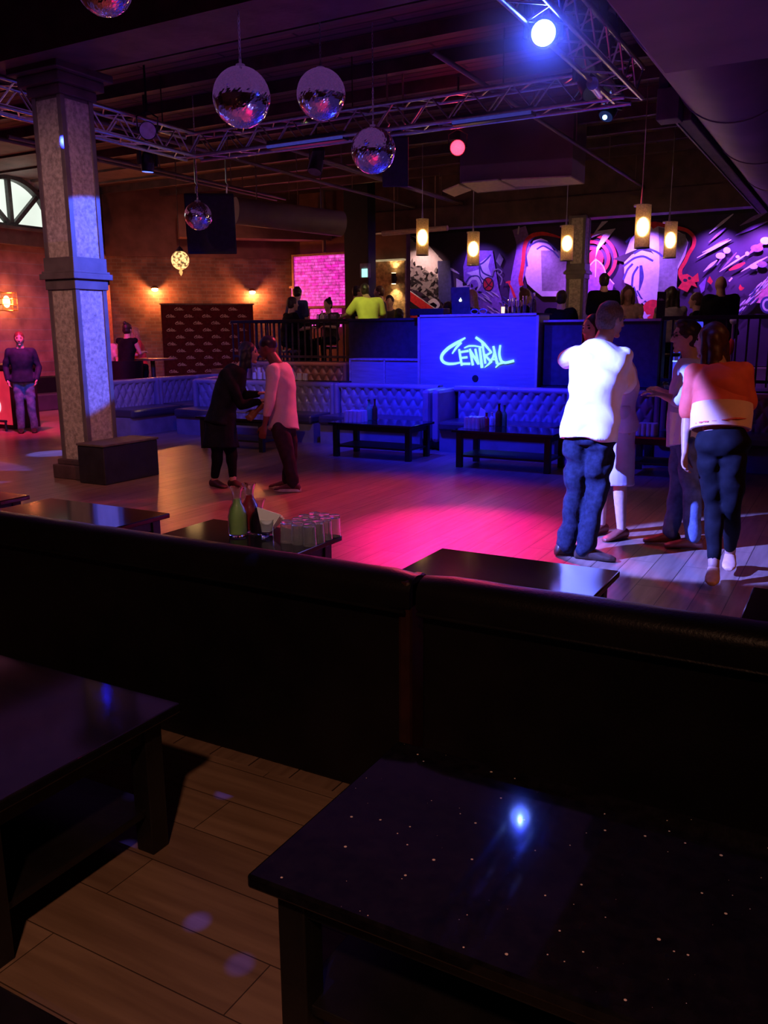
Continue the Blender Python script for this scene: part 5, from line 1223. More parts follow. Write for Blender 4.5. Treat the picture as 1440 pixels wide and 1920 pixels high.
def hand_into(mb, w, d, side, curl=.5, s=1., palm=None):
    # w wrist, d direction of the forearm, side=+1 left / -1 right: thumb direction vector
    d = nz(d); palm = nz(np.cross(d, (0, 0, 1)) if palm is None else palm); palm = nz(palm-d*(palm@d)); lat = nz(np.cross(d, palm))*side
    # lat points to the thumb side, palm is the palm normal
    k = .0
    rs = []
    for u, wd, th in ((0, .026, .020), (.03, .034, .019), (.065, .042, .016), (.092, .042, .013)):
        p = w+d*u*s; rs.append([p+lat*math.cos(a)*wd*s+palm*math.sin(a)*th*s for a in np.linspace(0, 2*PI, 14, endpoint=False)])
    mb.rings(rs)
    for i, L in enumerate((.070, .079, .074, .058)):
        q = w+d*.088*s+lat*(.031-.0205*i)*s; pts = [q]; dd = d+lat*(.08-.05*i)
        ang = 0
        for j, f_ in enumerate((.45, .31, .24)):
            ang += curl*(.7 if j == 0 else .9); v = nz(nz(dd)*math.cos(ang)+palm*math.sin(ang)); pts.append(pts[-1]+v*L*f_*s)
        mb.chain(pts, [.0098*s, .0092*s, .0084*s, .0072*s], 8)
    q = w+d*.025*s+lat*.026*s; v1 = nz(d*.75+lat*.75+palm*.25); v2 = nz(d*.95+lat*.25+palm*(.2+curl*.5))
    mb.chain([q, q+v1*.038*s, q+v1*.038*s+v2*.030*s, q+v1*.038*s+v2*.052*s], [.014*s, .0115*s, .0100*s, .0082*s], 8)
def rotz(a): c, s = math.cos(a), math.sin(a); return np.array([[c, -s, 0], [s, c, 0], [0, 0, 1.]])
def headrot(yaw, pitch=0, roll=0): return np.array(Matrix.Rotation(yaw, 3, 'Z') @ Matrix.Rotation(pitch, 3, 'X') @ Matrix.Rotation(roll, 3, 'Y'))
STD = dict(pelvis=(0, 0, .96), waist=(0, .0, 1.10), chest=(0, .01, 1.30), neck=(0, -.01, 1.475), head=(0, .025, 1.635),
           shL=(-.185, -.01, 1.42), shR=(.185, -.01, 1.42), elL=(-.235, -.03, 1.14), elR=(.235, -.03, 1.14), wrL=(-.235, .07, .90), wrR=(.235, .07, .90),
           hiL=(-.09, 0, .93), hiR=(.09, 0, .93), knL=(-.10, .02, .50), knR=(.10, .02, .50), anL=(-.11, -.02, .085), anR=(.11, -.02, .085))
# note: the figure faces +Y in its own frame, so its left hand is on -X
def person(label, foot, face, H=1.75, J=None, world=None, skin=None, top=None, bottom=None, shoe=None, hair=None, hairc=None, sleeve=1., hem=-.02, vox=.011,
           headyaw=0, headpitch=0, headroll=0, coat=None, skirt=None, fem=False, curl=.45, feetdir=None, extra=None, group=None, build=1., fold=.004, footL=0, footR=0, short_legs=1., neckline=.0, eyes=True):
    k = H/1.75; Rz = rotz(face); foot = np.array(foot, float)
    j = {a: foot+Rz@(np.array(b)*k) for a, b in STD.items()}
    if J:
        for a, b in J.items(): j[a] = foot+Rz@(np.array(b, float)*k)
    if world:
        for a, b in world.items(): j[a] = np.array(b, float)
    t = thing('person', label, 'person', foot, group=group)
    bw = build; fw = .94 if fem else 1.
    lat_p = nz(j['hiR']-j['hiL']); lat_s = nz(j['shR']-j['shL'])
    low = j['pelvis']-nz(j['waist']-j['pelvis'])*.09*k
    sp = [low, j['pelvis'], j['waist'], j['chest'], j['neck']]
    TR = [(0, .10, .085), (.5, .155, .11), (1, .168*(1.03 if fem else 1), .118), (1.6, .150*fw, .108), (2, .138*fw, .100), (2.5, .150*fw, .108), (3, .168*fw, .120), (3.45, .172*fw, .108), (3.75, .12, .082), (4, .062, .06)]
    TR = [(a, b*k*bw, c*k*bw) for a, b, c in TR]
    Rh = headrot(face+headyaw, headpitch, headroll)
    tin = -.022 if top else 0; lg_ = .80 if bottom else 1.
    b = MB(); torso_rings(b, sp, tin, lat_p, lat_s, TR[:-2]+[TR[-2], TR[-1]])
    sa = .82 if top else 1.
    b.chain([j['shL'], j['neck']-np.array((0, 0, .035*k)), j['shR']], [.050*k*bw*sa, .050*k, .050*k*bw*sa])
    if fem:
        fwd = nz(np.cross(nz(j['chest']-j['waist']), lat_s))
        for s_ in (-1, 1): b.ell(j['chest']+lat_s*s_*.075*k+fwd*.085*k, .045*k, 14, 10)
    b.chain([j['neck']-np.array((0, 0, .02)), j['head']+Rh@np.array((0, -.018, -.075))*k], [.068*k*fw, .058*k*fw], 14)
    head_into(b, j['head'], Rh, k)
    pal = {}
    for s_, si in (('L', 1), ('R', -1)):
        b.chain([j['sh'+s_], (j['sh'+s_]+j['el'+s_])/2, j['el'+s_], j['el'+s_]*.6+j['wr'+s_]*.4, j['wr'+s_]], np.array([.052*(sa if sleeve > 0 else 1), .046*(sa if sleeve > 0 else 1), .036, .036, .024])*k*fw*min(bw, 1.1), 12)
        bf = nz(j['wr'+s_]-j['el'+s_]); inward = nz(j['chest']-j['wr'+s_]) if abs(bf[2]) > .6 else np.array((0, 0, -1.))
        pv = nz(inward-bf*(inward@bf)); lt = nz(np.cross(bf, pv)); fwd = Rz@np.array((0, 1, 0)); sgn = 1 if lt@(fwd+np.array((0, 0, .6))) > 0 else -1
        hand_into(b, j['wr'+s_], bf, sgn, curl, k*fw, pv)
        b.chain([j['hi'+s_], j['hi'+s_]*.5+j['kn'+s_]*.5, j['kn'+s_], j['kn'+s_]*.65+j['an'+s_]*.35, j['an'+s_]], np.array([.088*lg_, .074*lg_, .056*lg_, .055*lg_, .036])*k*bw, 14)
    me = remesh(b, min(vox, .0085) if vox < .014 else vox, 2); me.materials.append(skin or SKIN)
    o = bpy.data.objects.new('body', me); COL.objects.link(o); o.parent = t; me.transform(Matrix.Translation(-Vector(foot)))
    def add(name, mb, m_, fo=fold, it=7, seed=0, fr=1., lab=None, vx=None):
        mm = remesh(mb, vx or vox, it)
        if fo: folds(mm, fo, fr, seed)
        mm.materials.append(m_); mm.transform(Matrix.Translation(-Vector(foot))); oo = bpy.data.objects.new(name, mm); COL.objects.link(oo); oo.parent = t
        if lab: oo['label'] = lab
        return oo
    if top:
        g = MB(); hz = .0
        tr = [(a, x, y) for a, x, y in TR if a < 3.9 and a >= 1+hem*0]
        base_t = 1+hem/.14 if hem < 0 else 1+hem/.14
        i0 = max(0., base_t)
        tr = [(i0, .158*k*bw+.004, .122*k*bw+.006)]+[r for r in tr if r[0] > i0+.1]+[(3.9, .085*k-neckline, .075*k-neckline)]
        torso_rings(g, sp, .023 if not coat else .032, lat_p, lat_s, tr)
        g.chain([j['shL'], j['neck']-np.array((0, 0, .045*k)), j['shR']], [.064*k*bw, .058*k, .064*k*bw])
        if fem:
            for s_ in (-1, 1): g.ell(j['chest']+lat_s*s_*.075*k+nz(np.cross(nz(j['chest']-j['waist']), lat_s))*.088*k, .068*k, 14, 10)
        if sleeve > 0:
            for s_ in 'LR':
                sh, el, wr = j['sh'+s_], j['el'+s_], j['wr'+s_]
                if sleeve < 1: g.chain([sh, sh+(el-sh)*sleeve], [.066*k*bw, .060*k*bw])
                else:
                    u = min(sleeve-1, .97); g.chain([sh, (sh+el)/2, el, el+(wr-el)*u*.5, el+(wr-el)*u], np.array([.066, .060, .052, .050, .042])*k*min(bw, 1.15))
        add('shirt' if not coat else 'coat', g, top, seed=1)
    if coat:
        g = MB(); rs = []; n0 = j['waist']; drop = coat
        for u, rx, ry in ((0, .17, .13), (.3, .195, .155), (.7, .215, .18), (1, .235, .20)):
            p = n0+(np.array((0, 0, -1.))*drop)*u+(j['pelvis']-j['waist'])*np.array((1, 1, 0))*min(1, u*2)
            fwd = nz(np.cross((0, 0, 1), lat_p)); rs.append([p+lat_p*rx*k*math.cos(a)*(1+.05*math.sin(5*a))-fwd*ry*k*math.sin(a)*(1+.05*math.sin(4*a)) for a in np.linspace(0, 2*PI, 28, endpoint=False)])
        g.rings(rs); add('coat_skirt', g, top, seed=2, fo=.005)
    if bottom:
        g = MB(); tr = [r for r in TR if r[0] <= 1.3]+[(1.6, .138*k*bw, .098*k*bw)]; torso_rings(g, sp, .004 if top else .011, lat_p, lat_s, tr)
        for s_ in 'LR':
            hi, kn, an = j['hi'+s_], j['kn'+s_], j['an'+s_]
            e = an+(kn-an)*(1-short_legs)*1. if short_legs < 1 else an
            sl = 1.0 if not fem else .88
            g.chain([hi, hi*.5+kn*.5, kn, kn*.6+e*.4, e], np.array([.091, .086, .070*sl, .067*sl, (.060 if not fem else .046)])*k*bw, 16)
        add('trousers', g, bottom, seed=3, it=16, fo=fold*1.15, fr=1.2)
    if skirt:
        g = MB(); rs = []
        for u, rx, ry in ((0, .15, .11), (.3, .18, .135), (1, .20, .16)):
            p = j['waist']+np.array((0, 0, -skirt*u)); fwd = nz(np.cross((0, 0, 1), lat_p)); rs.append([p+lat_p*rx*k*math.cos(a)-fwd*ry*k*math.sin(a) for a in np.linspace(0, 2*PI, 26, endpoint=False)])
        g.rings(rs); add('skirt', g, bottom or top, seed=5)
    # shoes
    for s_, lift in (('L', footL), ('R', footR)):
        an = j['an'+s_]; fd = Rz@np.array((0, 1, 0)) if feetdir is None else nz(feetdir[s_] if isinstance(feetdir, dict) else feetdir)
        g = MB(); gz = an[2]-.085*k; hl = np.array((an[0], an[1], gz)); sd = np.array((fd[1], -fd[0], 0))
        rs = []
        for u, wd, ht in ((-.075, .022, .05), (-.06, .036, .085), (0, .040, .100), (.06, .043, .082), (.12, .049, .058), (.17, .046, .045), (.205, .026, .03)):
            p = hl+fd*u*k; rs.append([p+sd*wd*k*math.cos(a)+np.array((0, 0, max(0.002, ht*k*(.5+.5*math.sin(a))**.8))) for a in np.linspace(0, 2*PI, 16, endpoint=False)])
        g.rings(rs); mm = remesh(g, .007 if vox < .014 else .012, 2); 
        if lift:
            mm.transform(Matrix.Translation(Vector(hl+fd*.12)) @ Matrix.Rotation(-lift, 4, Vector(sd)) @ Matrix.Translation(-Vector(hl+fd*.12)))
        mm.materials.append(shoe or SHOE); mm.transform(Matrix.Translation(-Vector(foot))); so = bpy.data.objects.new('shoe', mm); COL.objects.link(so); so.parent = t
        if extra == 'whitesole':
            g = MB(); rs = []
            for zz in (0, .028): rs.append([hl+fd*(.065+.148*math.cos(a))*k+sd*.052*k*math.sin(a)+np.array((0, 0, zz)) for a in np.linspace(0, 2*PI, 26, endpoint=False)])
            g.rings(rs); ob = g.build('sole', SOLE, None); ob.data.transform(Matrix.Translation(-Vector(foot))); ob.parent = so
        if extra == 'heels':
            MBh = MB().cone(hl-fd*.05*k+np.array((0, 0, .05)), hl-fd*.055*k, .02, .009, 8); ob = MBh.build('heel', shoe or SHOE, None); ob.data.transform(Matrix.Translation(-Vector(foot))); ob.parent = so
    # hair
    hc = j['head']; HL = lambda *p: hc+Rh@(np.array(p)*k)
    if hair and hair != 'bald':
        g = MB(); g.ell(HL(0, -.014, .030), np.array((.085, .100, .102))*k, 24, 16, Rh)
        g.ell(HL(0, -.035, -.01), np.array((.080, .075, .085))*k, 20, 12, Rh)
        if hair in ('long', 'wave'):
            for s_ in (-1, 0, 1): g.chain([HL(.055*s_, -.04, .02), HL(.066*s_, -.055, -.09), HL(.07*s_, -.065, -.19), HL(.06*s_, -.06, -.27 if hair == 'long' else -.22)], np.array([.055, .05, .05, .03])*k)
            for s_ in (-1, 1): g.chain([HL(.06*s_, .02, .06), HL(.078*s_, .012, -.04), HL(.085*s_, .01, -.15)], np.array([.03, .028, .022])*k)
        if hair == 'bun': g.ell(HL(0, -.07, .12), .04*k)
        if hair == 'pony': g.chain([HL(0, -.09, .05), HL(0, -.14, 0), HL(0, -.13, -.12)], np.array([.035, .035, .018])*k)
        if hair == 'quiff': g.ell(HL(0, .045, .105), np.array((.065, .045, .03))*k, 16, 10, Rh)
        add('hair', g, hairc or HAIRD, fo=.0025, fr=2.4, seed=9, vx=min(vox, .009), it=2)
    if eyes and vox < .012:
        for s_ in (-1, 1):
            e = MB().ell(HL(.030*s_, .080, .012), np.array((.013, .009, .009))*k, 12, 8, Rh); ob = e.build('eye', EYE, None, smooth='all'); ob.data.transform(Matrix.Translation(-Vector(foot))); ob.parent = o
            e = MB().ell(HL(.030*s_, .088, .034), np.array((.018, .007, .0045))*k, 12, 6, Rh); ob = e.build('eyebrow', hairc or HAIRD, None, smooth='all'); ob.data.transform(Matrix.Translation(-Vector(foot))); ob.parent = o
    return t, j, Rh
SKIN = mat('skin_light', (.62, .40, .30), .5, var=.08, scale=30); SKIN2 = mat('skin_tan', (.42, .24, .16), .5, var=.08, scale=30); SKIN3 = mat('skin_brown', (.20, .10, .06), .45, var=.08, scale=30)
SHOE = mat('dark_leather_shoe', (.06, .035, .025), .4, var=.2); SOLE = mat('pale_rubber_sole', (.75, .68, .62), .6); EYE = mat('eye_dark', (.06, .04, .03), .15)
HAIRD = mat('dark_brown_hair', (.03, .018, .012), .45, var=.4, scale=60, stretch=(1, 1, .2)); HAIRB = mat('blond_hair', (.5, .33, .13), .5, var=.3, scale=60); HAIRM = mat('mid_brown_hair', (.12, .06, .03), .45, var=.3, scale=60)
HAIRG = mat('short_grey_brown_hair', (.22, .18, .15), .6, var=.4, scale=80)
WHITE = mat('white_cotton', (.85, .85, .85), .8, var=.04, bump=.2, bscale=8); DEN = mat('dark_denim', (.014, .018, .036), .8, spec=.12, var=.4, scale=30, bump=.2); JEAN = mat('blue_denim', (.12, .16, .28), .8, spec=.12, var=.3, scale=20, bump=.2)
BLK = mat('black_cloth', (.006, .006, .008), .8, spec=.12, var=.4); COATM = mat('dark_olive_coat', (.008, .013, .018), .85, spec=.12, var=.4, scale=12); BRN = mat('dark_brown_trousers', (.045, .032, .04), .8, spec=.12, var=.3)
CRM = mat('cream_sweater', (.75, .66, .62), .85, var=.06, bump=.3, bscale=150); ORG = mat('coral_orange_top', (.66, .10, .05), .75, var=.1); LBL = mat('pale_blue_shirt', (.55, .56, .75), .8, var=.1)
NAVY = mat('navy_jacket', (.015, .018, .04), .7, spec=.12, var=.3); YEL = mat('lime_yellow_polo', (.72, .75, .14), .8, var=.06); TAN = mat('tan_top', (.5, .3, .2), .8)
def tf(x, y, z=0.): p = PZ(x, y, z); return p, float((p-CAMP)@Fv)
def W_(base, t0):   # joint placed on the sight line at depth t0 + offset
    return {k: PD(x, y, t0+d) for k, (x, y, d) in base.items()}
# 1. man in the white shirt, seen from behind, facing right and away
p, t0 = tf(1078, 1046)
fa = math.radians(-22)
hero = W_(dict(head=(1145, 600, .06), neck=(1128, 642, .02), chest=(1122, 700, 0), waist=(1112, 765, 0), pelvis=(1106, 812, 0), shL=(1084, 668, .10), shR=(1166, 668, -.06), elL=(1060, 676, .30), wrL=(1085, 668, .50),
               elR=(1176, 726, .02), wrR=(1152, 738, .22), hiL=(1084, 822, .05), hiR=(1126, 822, -.04), knL=(1082, 918, .08), knR=(1120, 922, 0), anL=(1060, 1013, .05), anR=(1098, 1024, -.06)), t0)
for a in ('anL', 'anR'): hero[a][2] = .09
FD = {'L': (.75, .65, 0), 'R': (.9, .1, 0)}
person('man in a bright white shirt and dark jeans, back to us', p, fa, 1.86, world=hero, top=WHITE, bottom=DEN, hair='short', hairc=HAIRG, sleeve=.95, hem=-.07, vox=.0075, fold=.011, headyaw=-.25, headpitch=-.1, shoe=SHOE, feetdir=FD, build=1.1, curl=.6)
# 2. woman in front of him (beyond), holding a glass
p2, t2 = tf(1142, 1006)
w2 = W_(dict(head=(1112, 618, .0), neck=(1122, 660, .0), wrR=(1150, 726, .1), wrL=(1172, 732, -.12), elL=(1182, 705, .05), shL=(1168, 668, .10), shR=(1105, 668, .0)), t2)
t_, j_, _ = person('woman in a pale satin dress facing the man in the white shirt, holding a drink', p2, math.radians(152), 1.68, world=w2, top=mat('pale_satin', (.6, .5, .62), .35, var=.08), bottom=None, skirt=.62, hair='long', hairc=HAIRD, sleeve=0, hem=-.1, vox=.0085, fem=True, shoe=mat('red_brown_shoe', (.25, .06, .04), .4), curl=.9)
gp = j_['wrL']+nz(j_['wrL']-j_['elL'])*.07
tw = thing('drinking_glass', 'bluish glass held in the hand of the woman in the satin dress', 'glass', gp)
MB().lathe([(.001, -.05), (.028, -.05), (.036, .08), (.033, .08), (.025, -.04), (.001, -.042)], gp, 16).build('glass_body', MT['glass'], tw, smooth=True)
MB().lathe([(.001, -.038), (.025, -.038), (.029, .03), (.001, .03)], gp, 14).build('drink', mat('blue_drink', (.2, .6, .8), .2, trans=.3), tw, smooth=True)
# 3. man facing left: glasses, light blue shirt, white towel-like shirt tail, jeans
p3, t3 = tf(1272, 1028)
w3 = W_(dict(head=(1287, 632, 0), neck=(1298, 672, .03), chest=(1292, 725, .04), waist=(1284, 778, .04), pelvis=(1286, 818, .04), shL=(1292, 696, -.16), shR=(1290, 690, .2), elL=(1272, 752, -.24), wrL=(1243, 742, -.2), elR=(1276, 750, .28), wrR=(1246, 735, .22),
             hiL=(1290, 826, -.06), hiR=(1280, 824, .1), knL=(1296, 915, -.08), knR=(1272, 912, .14), anL=(1300, 1003, -.05), anR=(1258, 998, .12)), t3)
w3['anL'][2] = .09; w3['anR'][2] = .09
f3 = AL+math.radians(90)-.15
t_, j3, R3 = person('dark-haired man with glasses, pale blue shirt and jeans, facing left, hand out', p3, f3, 1.76, world=w3, top=LBL, bottom=JEAN, hair='quiff', hairc=HAIRD, sleeve=1.2, hem=-.1, vox=.0085, headyaw=.1, shoe=mat('dark_red_shoe', (.16, .04, .03), .5), fold=.005, skin=SKIN, curl=.5)
g = MB(); HL = lambda *q: j3['head']+R3@np.array(q)
for s_ in (-1, 1):
    g.tube([HL(.031*s_+.021*math.cos(a), .098, .012+.015*math.sin(a)) for a in np.linspace(0, 2*PI, 14)], .0022, 6).tube([HL(.052*s_, .096, .016), HL(.078*s_, .02, .014)], .002, 6)
g.tube([HL(-.01, .1, .014), HL(.01, .1, .014)], .002, 6); ob = g.build('eyeglasses', MT['black'], None, smooth=True); ob.data.transform(Matrix.Translation(-Vector(p3))); ob.parent = t_
# shirt tail / white cloth hanging at his hip
g = MB(); rs = []
for u in np.linspace(0, 1, 9):
    a = PD(1256+u*-1, 772+u*62, t3-.05); b = PD(1283-u*4, 776+u*56, t3-.16); m_ = (a+b)/2+ (CAMP-PD(1270, 800, t3))*0
    row = [a*(1-v)+b*v+nz(CAMP-a)*.012*math.sin(9*v+2*u) for v in np.linspace(0, 1, 9)]; rs.append(row+[q-nz(CAMP-a)*.012 for q in row[::-1]])
g.rings(rs); ob = g.build('shirt_tail', WHITE, None, smooth=True, label='white cloth hanging at the hip'); ob.data.transform(Matrix.Translation(-Vector(p3))); ob.parent = t_
# 4. woman in coral top, black trousers, heels, seen from behind
p4, t4 = tf(1345, 1098)
w4 = W_(dict(head=(1334, 640, .12), neck=(1348, 686, .06), chest=(1354, 730, .02), waist=(1352, 785, .0), pelvis=(1355, 832, 0), shL=(1302, 700, .08), shR=(1394, 698, -.04), elL=(1288, 780, .16), wrL=(1284, 850, .10), elR=(1402, 765, .0), wrR=(1372, 760, .28),
             hiL=(1332, 842, .04), hiR=(1374, 842, -.03), knL=(1338, 945, .10), knR=(1372, 950, .04), anL=(1338, 1068, .02), anR=(1368, 1052, .35)), t4)
w4['anL'][2] = .12; w4['anR'][2] = .12
t_, j4, R4 = person('woman with long dark hair in a loose coral top and black trousers, back to us', p4, AL+.35, 1.70, world=w4, top=ORG, bottom=BLK, hair='long', hairc=mat('dark_auburn_hair', (.06, .02, .012), .5, var=.4, scale=60), sleeve=.9, hem=.12, vox=.0085, fem=True, headyaw=.5, extra='heels', shoe=mat('tan_heel', (.6, .35, .22), .5), skin=SKIN2, build=1.02, feetdir=(.1, -1, 0), short_legs=.86)
g = MB(); fwd = nz(j4['waist']-j4['chest']); lat = nz(j4['shR']-j4['shL']); fr_ = nz(np.cross(lat, fwd)); rs = []
for u, rx, ry in ((-.06, .184, .148), (.0, .190, .152), (.10, .186, .150), (.105, .176, .14), (-.05, .165, .128)):
    c = j4['waist']-np.array((0, 0, 1))*(u-.03); rs.append([c+lat*rx*math.cos(a)+fr_*ry*math.sin(a) for a in np.linspace(0, 2*PI, 32, endpoint=False)])
g.rings(rs, caps=False); ob = g.build('hem_band', mat('cream_band', (.85, .55, .38), .8, var=.06), None, smooth=True, label='wide cream hem band'); ob.data.transform(Matrix.Translation(-Vector(p4))); ob.parent = t_
g = MB(); rs = []
for u, rx, ry in ((-.02, .06, .06), (.04, .12, .09), (.10, .155, .115), (.22, .172, .135), (.42, .184, .146)):
    c = j4['neck']*(1-u/.42)+(j4['waist']+np.array((0, 0, .04)))*(u/.42); rs.append([c+lat*rx*math.cos(a)+fr_*ry*math.sin(a) for a in np.linspace(0, 2*PI, 32, endpoint=False)])
g.rings(rs); mm = remesh(g, .01, 12); folds(mm, .006); mm.materials.append(ORG); mm.transform(Matrix.Translation(-Vector(p4))); ob = bpy.data.objects.new('loose_top', mm); COL.objects.link(ob); ob.parent = t_
# 5. couple: woman in the long dark coat
p5, t5 = tf(420, 914)
w5 = W_(dict(head=(466, 662, .05), neck=(448, 690, .05), chest=(432, 722, .0), waist=(418, 765, 0), pelvis=(412, 795, 0), shL=(436, 700, .2), shR=(424, 702, -.14), elL=(458, 742, .22), wrL=(484, 738, .15), elR=(452, 760, -.16), wrR=(486, 752, -.06),
             hiL=(420, 802, .08), hiR=(405, 802, -.07), knL=(434, 850, .06), knR=(408, 848, -.04), anL=(437, 900, .02), anR=(402, 896, .05)), t5)
w5['anL'][2] = .075; w5['anR'][2] = .075
person('woman in a long dark coat and black leggings leaning toward the cream-sweatered man', p5, AL-math.radians(78), 1.68, world=w5, top=COATM, bottom=BLK, coat=.42, hair='wave', hairc=mat('blue_black_hair', (.015, .02, .04), .5, var=.3), sleeve=1.9, vox=.0095, fem=True, shoe=mat('dark_flat_shoe', (.08, .04, .03), .5), headyaw=-.1, short_legs=.85, build=1.05, feetdir=(.9, -.2, 0))
# 6. man in the cream sweater, stooping to her
p6, t6 = tf(548, 921)
w6 = W_(dict(head=(502, 652, .0), neck=(519, 680, 0), chest=(526, 715, .03), waist=(531, 765, .05), pelvis=(532, 798, .05), shL=(512, 695, -.19), shR=(528, 690, .18), elL=(505, 757, -.22), wrL=(496, 798, -.16), elR=(510, 742, .24), wrR=(482, 770, .2),
             hiL=(526, 805, -.07), hiR=(538, 803, .10), knL=(540, 858, -.06), knR=(545, 855, .14), anL=(550, 906, -.04), anR=(540, 902, .14)), t6)
w6['anL'][2] = .09; w6['anR'][2] = .09
t_, j6, R6 = person('man in a cream sweater and dark trousers bending to the woman in the coat', p6, AL+math.radians(82), 1.76, world=w6, top=CRM, bottom=BRN, hair='bald', sleeve=1.45, hem=-.05, vox=.0085, skin=SKIN3, extra='whitesole', shoe=mat('maroon_sneaker', (.12, .04, .05), .6), headpitch=-.2, headyaw=.0, fold=.004, build=1.06, feetdir=(-.8, -.3, 0))
g = MB().ell(j6['head']+R6@np.array((0, -.012, .035)), (.083, .098, .09), 22, 14, R6); mm = remesh(g, .009, 1); mm.materials.append(mat('close_cropped_hair', (.03, .025, .03), .35)); mm.transform(Matrix.Translation(-Vector(p6))); ob = bpy.data.objects.new('hair', mm); COL.objects.link(ob); ob.parent = t_
# 7. man standing at the far left
p7, t7 = tf(53, 811)
person('man in a dark zip jacket and blue jeans standing alone at the far left', p7, AL+math.radians(200), 1.66, J=dict(elL=(-.27, -.05, 1.15), elR=(.27, -.05, 1.15), wrL=(-.22, .10, .93), wrR=(.24, .08, .93), knL=(-.09, .02, .50), knR=(.09, .02, .5)), top=NAVY, bottom=JEAN, hair='short', hairc=HAIRM, sleeve=1.95, hem=-.1, vox=.0105, build=1.06, shoe=mat('black_boot', (.02, .012, .012), .5))
# 8-10 seated trio behind the left wing
def seatJ(d=0.): return dict(pelvis=(0, -.05, .80), waist=(0, -.05, .93), chest=(0, .0, 1.13), neck=(0, .02, 1.31), head=(0, .05, 1.47), shL=(-.18, .0, 1.26), shR=(.18, .0, 1.26), elL=(-.23, .08, 1.03), elR=(.23, .08, 1.03), wrL=(-.14, .32, 1.05), wrR=(.14, .32, 1.05),
            hiL=(-.09, -.03, .78), hiR=(.09, -.03, .78), knL=(-.11, .40, .76), knR=(.11, .40, .76), anL=(-.1, .36, .38), anR=(.1, .36, .38))
def head_at(x, y, t, hz): q = PD(x, y, t); return np.array((q[0], q[1], q[2]-hz)), q
fpt, q = head_at(236, 618, 15.9, 1.47)
person('woman in a black tank top seated with her back turned at the small high table', (fpt[0], fpt[1], max(0, fpt[2])), AL-math.radians(20), 1.75, J=seatJ(), top=BLK, bottom=BLK, hair='bun', hairc=HAIRD, sleeve=0, vox=.014, fem=True, neckline=.01)
fpt, q = head_at(256, 622, 17.3, 1.47)
person('blond person in an orange top at the small high table', (fpt[0], fpt[1], max(0, fpt[2])), AL+math.radians(120), 1.72, J=seatJ(), top=ORG, bottom=JEAN, hair='wave', hairc=HAIRB, sleeve=.8, vox=.014, fem=True)
st = thing('bar_stool', 'dark bar stool under the blond person in orange', 'stool', (fpt[0], fpt[1], 0)); hs = max(0, fpt[2])+.69
MB().lathe([(.001, hs-.05), (.17, hs-.05), (.18, hs-.02), (.17, hs), (.001, hs)], (fpt[0], fpt[1], 0), 18).build('seat', MT['seat'], st, smooth=True)
MB().cone((fpt[0], fpt[1], 0), (fpt[0], fpt[1], hs-.04), .03, n=10).lathe([(.001, 0), (.2, 0), (.19, .02), (.001, .03)], (fpt[0], fpt[1], 0), 18).build('post', MT['iron'], st, smooth=True)
fpt, q = head_at(196, 632, 16.6, 1.635)
person('person in a pale shirt standing half hidden behind the stone column', (fpt[0], fpt[1], 0), AL+math.radians(170), 1.70, top=mat('pale_pink_shirt', (.7, .5, .5), .8), bottom=JEAN, hair='short', hairc=HAIRB, sleeve=.6, vox=.014)
# bar crowd on the upper level (head pixel, depth, facing, build)
def bar(label, x, y, t, face, top, hair, hairc, fem=False, sit=None, skin=None, build=1., sleeve=.8, J=None, vox=.0145, **k):
    q = PY(x, y, t); full = (q[2]-pz)/1.635
    if full >= .86 and not sit:
        person(label, (q[0], q[1], pz), AL+math.radians(face), 1.75*full, J=J, top=top, bottom=BLK, hair=hair, hairc=hairc, fem=fem, sleeve=sleeve, vox=vox, skin=skin, build=build, **k)
    else:
        dz = q[2]-1.47-pz; jj = seatJ()
        if J: jj.update(J)
        if pz+.80+dz > pz+.35:
            st = thing('bar_stool', 'dark stool under the '+' '.join(label.split()[:11]), 'stool', (q[0], q[1], pz))
            hs = max(.3, .66+dz); MB().lathe([(.001, hs-.05), (.17, hs-.05), (.18, hs-.02), (.17, hs), (.001, hs)], (q[0], q[1], pz), 18).build('seat', MT['seat'], st, smooth=True)
            MB().cone((q[0], q[1], pz), (q[0], q[1], pz+hs-.04), .025, n=10).lathe([(.001, 0), (.2, 0), (.19, .02), (.001, .03)], (q[0], q[1], pz), 18).build('post', MT['iron'], st, smooth=True)
        jj = {a: (b[0], b[1], b[2]+dz if a not in ('anL', 'anR') else max(.3+dz, .1)) for a, b in jj.items()}
        person(label, (q[0], q[1], pz), AL+math.radians(face), 1.75, J=jj, top=top, bottom=BLK, hair=hair, hairc=hairc, fem=fem, sleeve=sleeve, vox=vox, skin=skin, build=build, **k)
NB = mat('royal_navy_tee', (.04, .06, .18), .8); DK = mat('charcoal_top', (.05, .045, .05), .8); TANB = mat('tan_shoulders_top', (.25, .2, .25), .8)
bar('person in a navy top standing in front of the pink lit panel', 557, 549, 13.4, -30, NB, 'short', HAIRD, build=1.1)
bar('dark figure sitting left of the person in the navy top at the upper railing', 544, 570, 12.75, -60, BLK, 'short', HAIRD, build=1.05)
bar('small dark head in front of the pink-lit back bar shelf', 617, 572, 14.6, 150, DK, 'bun', HAIRD, fem=True)
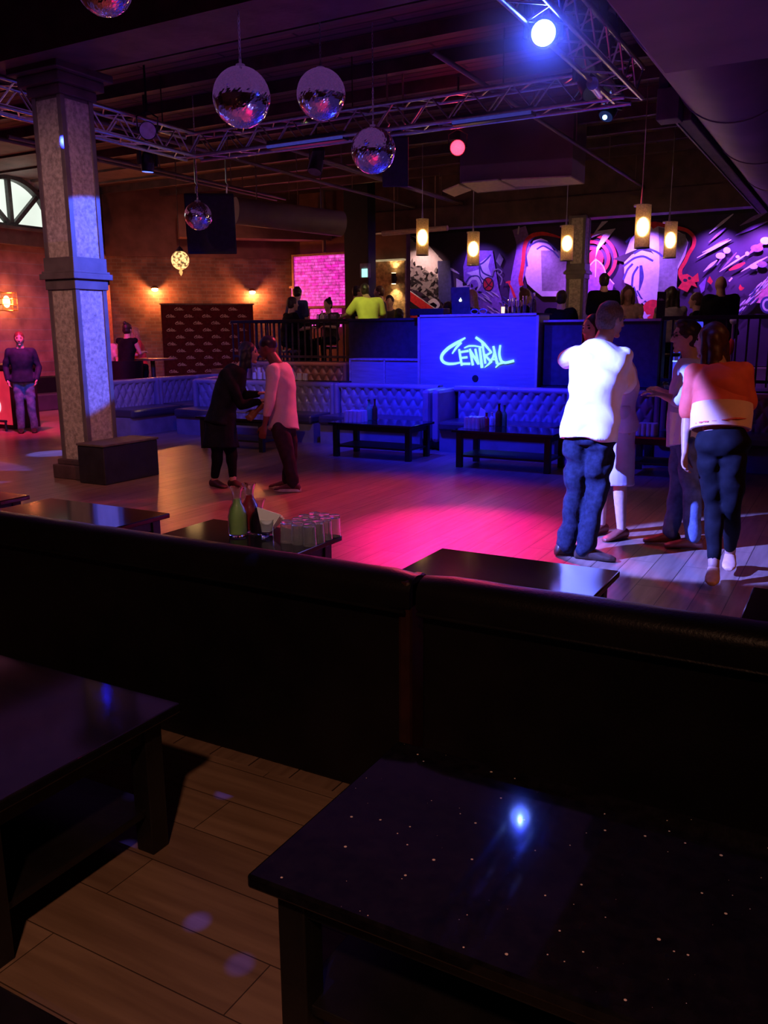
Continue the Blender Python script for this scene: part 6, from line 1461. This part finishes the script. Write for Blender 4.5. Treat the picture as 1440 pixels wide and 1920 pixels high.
bar('man in a lime yellow polo with his back to us at the upper railing', 690, 540, 12.75, 15, YEL, 'short', HAIRD, build=1.22, sleeve=.85,
    J=dict(chest=(0, .03, 1.29), neck=(0, .06, 1.46), head=(-.03, .13, 1.60), shL=(-.21, .02, 1.40), shR=(.21, .02, 1.40), elL=(-.34, .16, 1.18), wrL=(-.42, .38, 1.12), elR=(.30, .05, 1.15), wrR=(.25, .28, 1.05)), skin=SKIN2)
bar('dark-haired person just left of the man in yellow, facing him', 668, 548, 13.6, -80, BLK, 'short', HAIRD)
bar('person partly hidden behind the right shoulder of the man in yellow', 713, 548, 13.9, 90, DK, 'short', HAIRM)
bar('small seated person with dark hair against the gold wall', 731, 566, 14.6, 170, DK, 'short', HAIRD, skin=SKIN)
bar('person bent low right of the man in yellow, only dark back showing', 748, 592, 13.0, 0, mat('dusk_blue_top', (.06, .05, .12), .8), 'short', HAIRD)
bar('blond person in a dark jacket behind the laptop on the DJ booth', 888, 558, 13.0, 60, mat('black_leather_jacket', (.02, .02, .02), .35), 'wave', HAIRB, fem=True, sleeve=1.9)
bar('dark hunched figure left of the laptop behind the DJ booth', 838, 580, 13.1, -40, BLK, 'short', HAIRD)
bar('brown-haired woman with a bun behind the booth-top bottles', 980, 556, 13.7, -80, BLK, 'bun', HAIRM, fem=True)
bar('broad dark figure leaning on the bar right of the DJ booth', 1052, 560, 13.0, -25, BLK, 'short', HAIRD, build=1.25, sleeve=1.9)
bar('broad man in black at the bar, just above the white shirt', 1133, 527, 12.9, -5, BLK, 'short', HAIRD, build=1.25, sleeve=1.0)
bar('woman with long brown hair facing us at the bar, right of the man in black', 1177, 551, 13.7, 170, mat('beige_top', (.5, .33, .27), .8), 'long', HAIRM, fem=True, sleeve=.4, skin=SKIN2)
bar('woman with dark curly hair and bare shoulders seen from behind at the bar', 1260, 554, 12.9, 0, TANB, 'wave', HAIRD, fem=True, sleeve=0, skin=SKIN2, hem=.0)
bar('dim dark-clothed person in front of the red painted flower', 1311, 564, 14.3, 60, BLK, 'short', HAIRM)
bar('heavy-set man with a shaved head in black, rightmost at the bar', 1354, 534, 12.9, 0, BLK, 'bald', None, build=1.42, sleeve=1.0, skin=SKIN2)
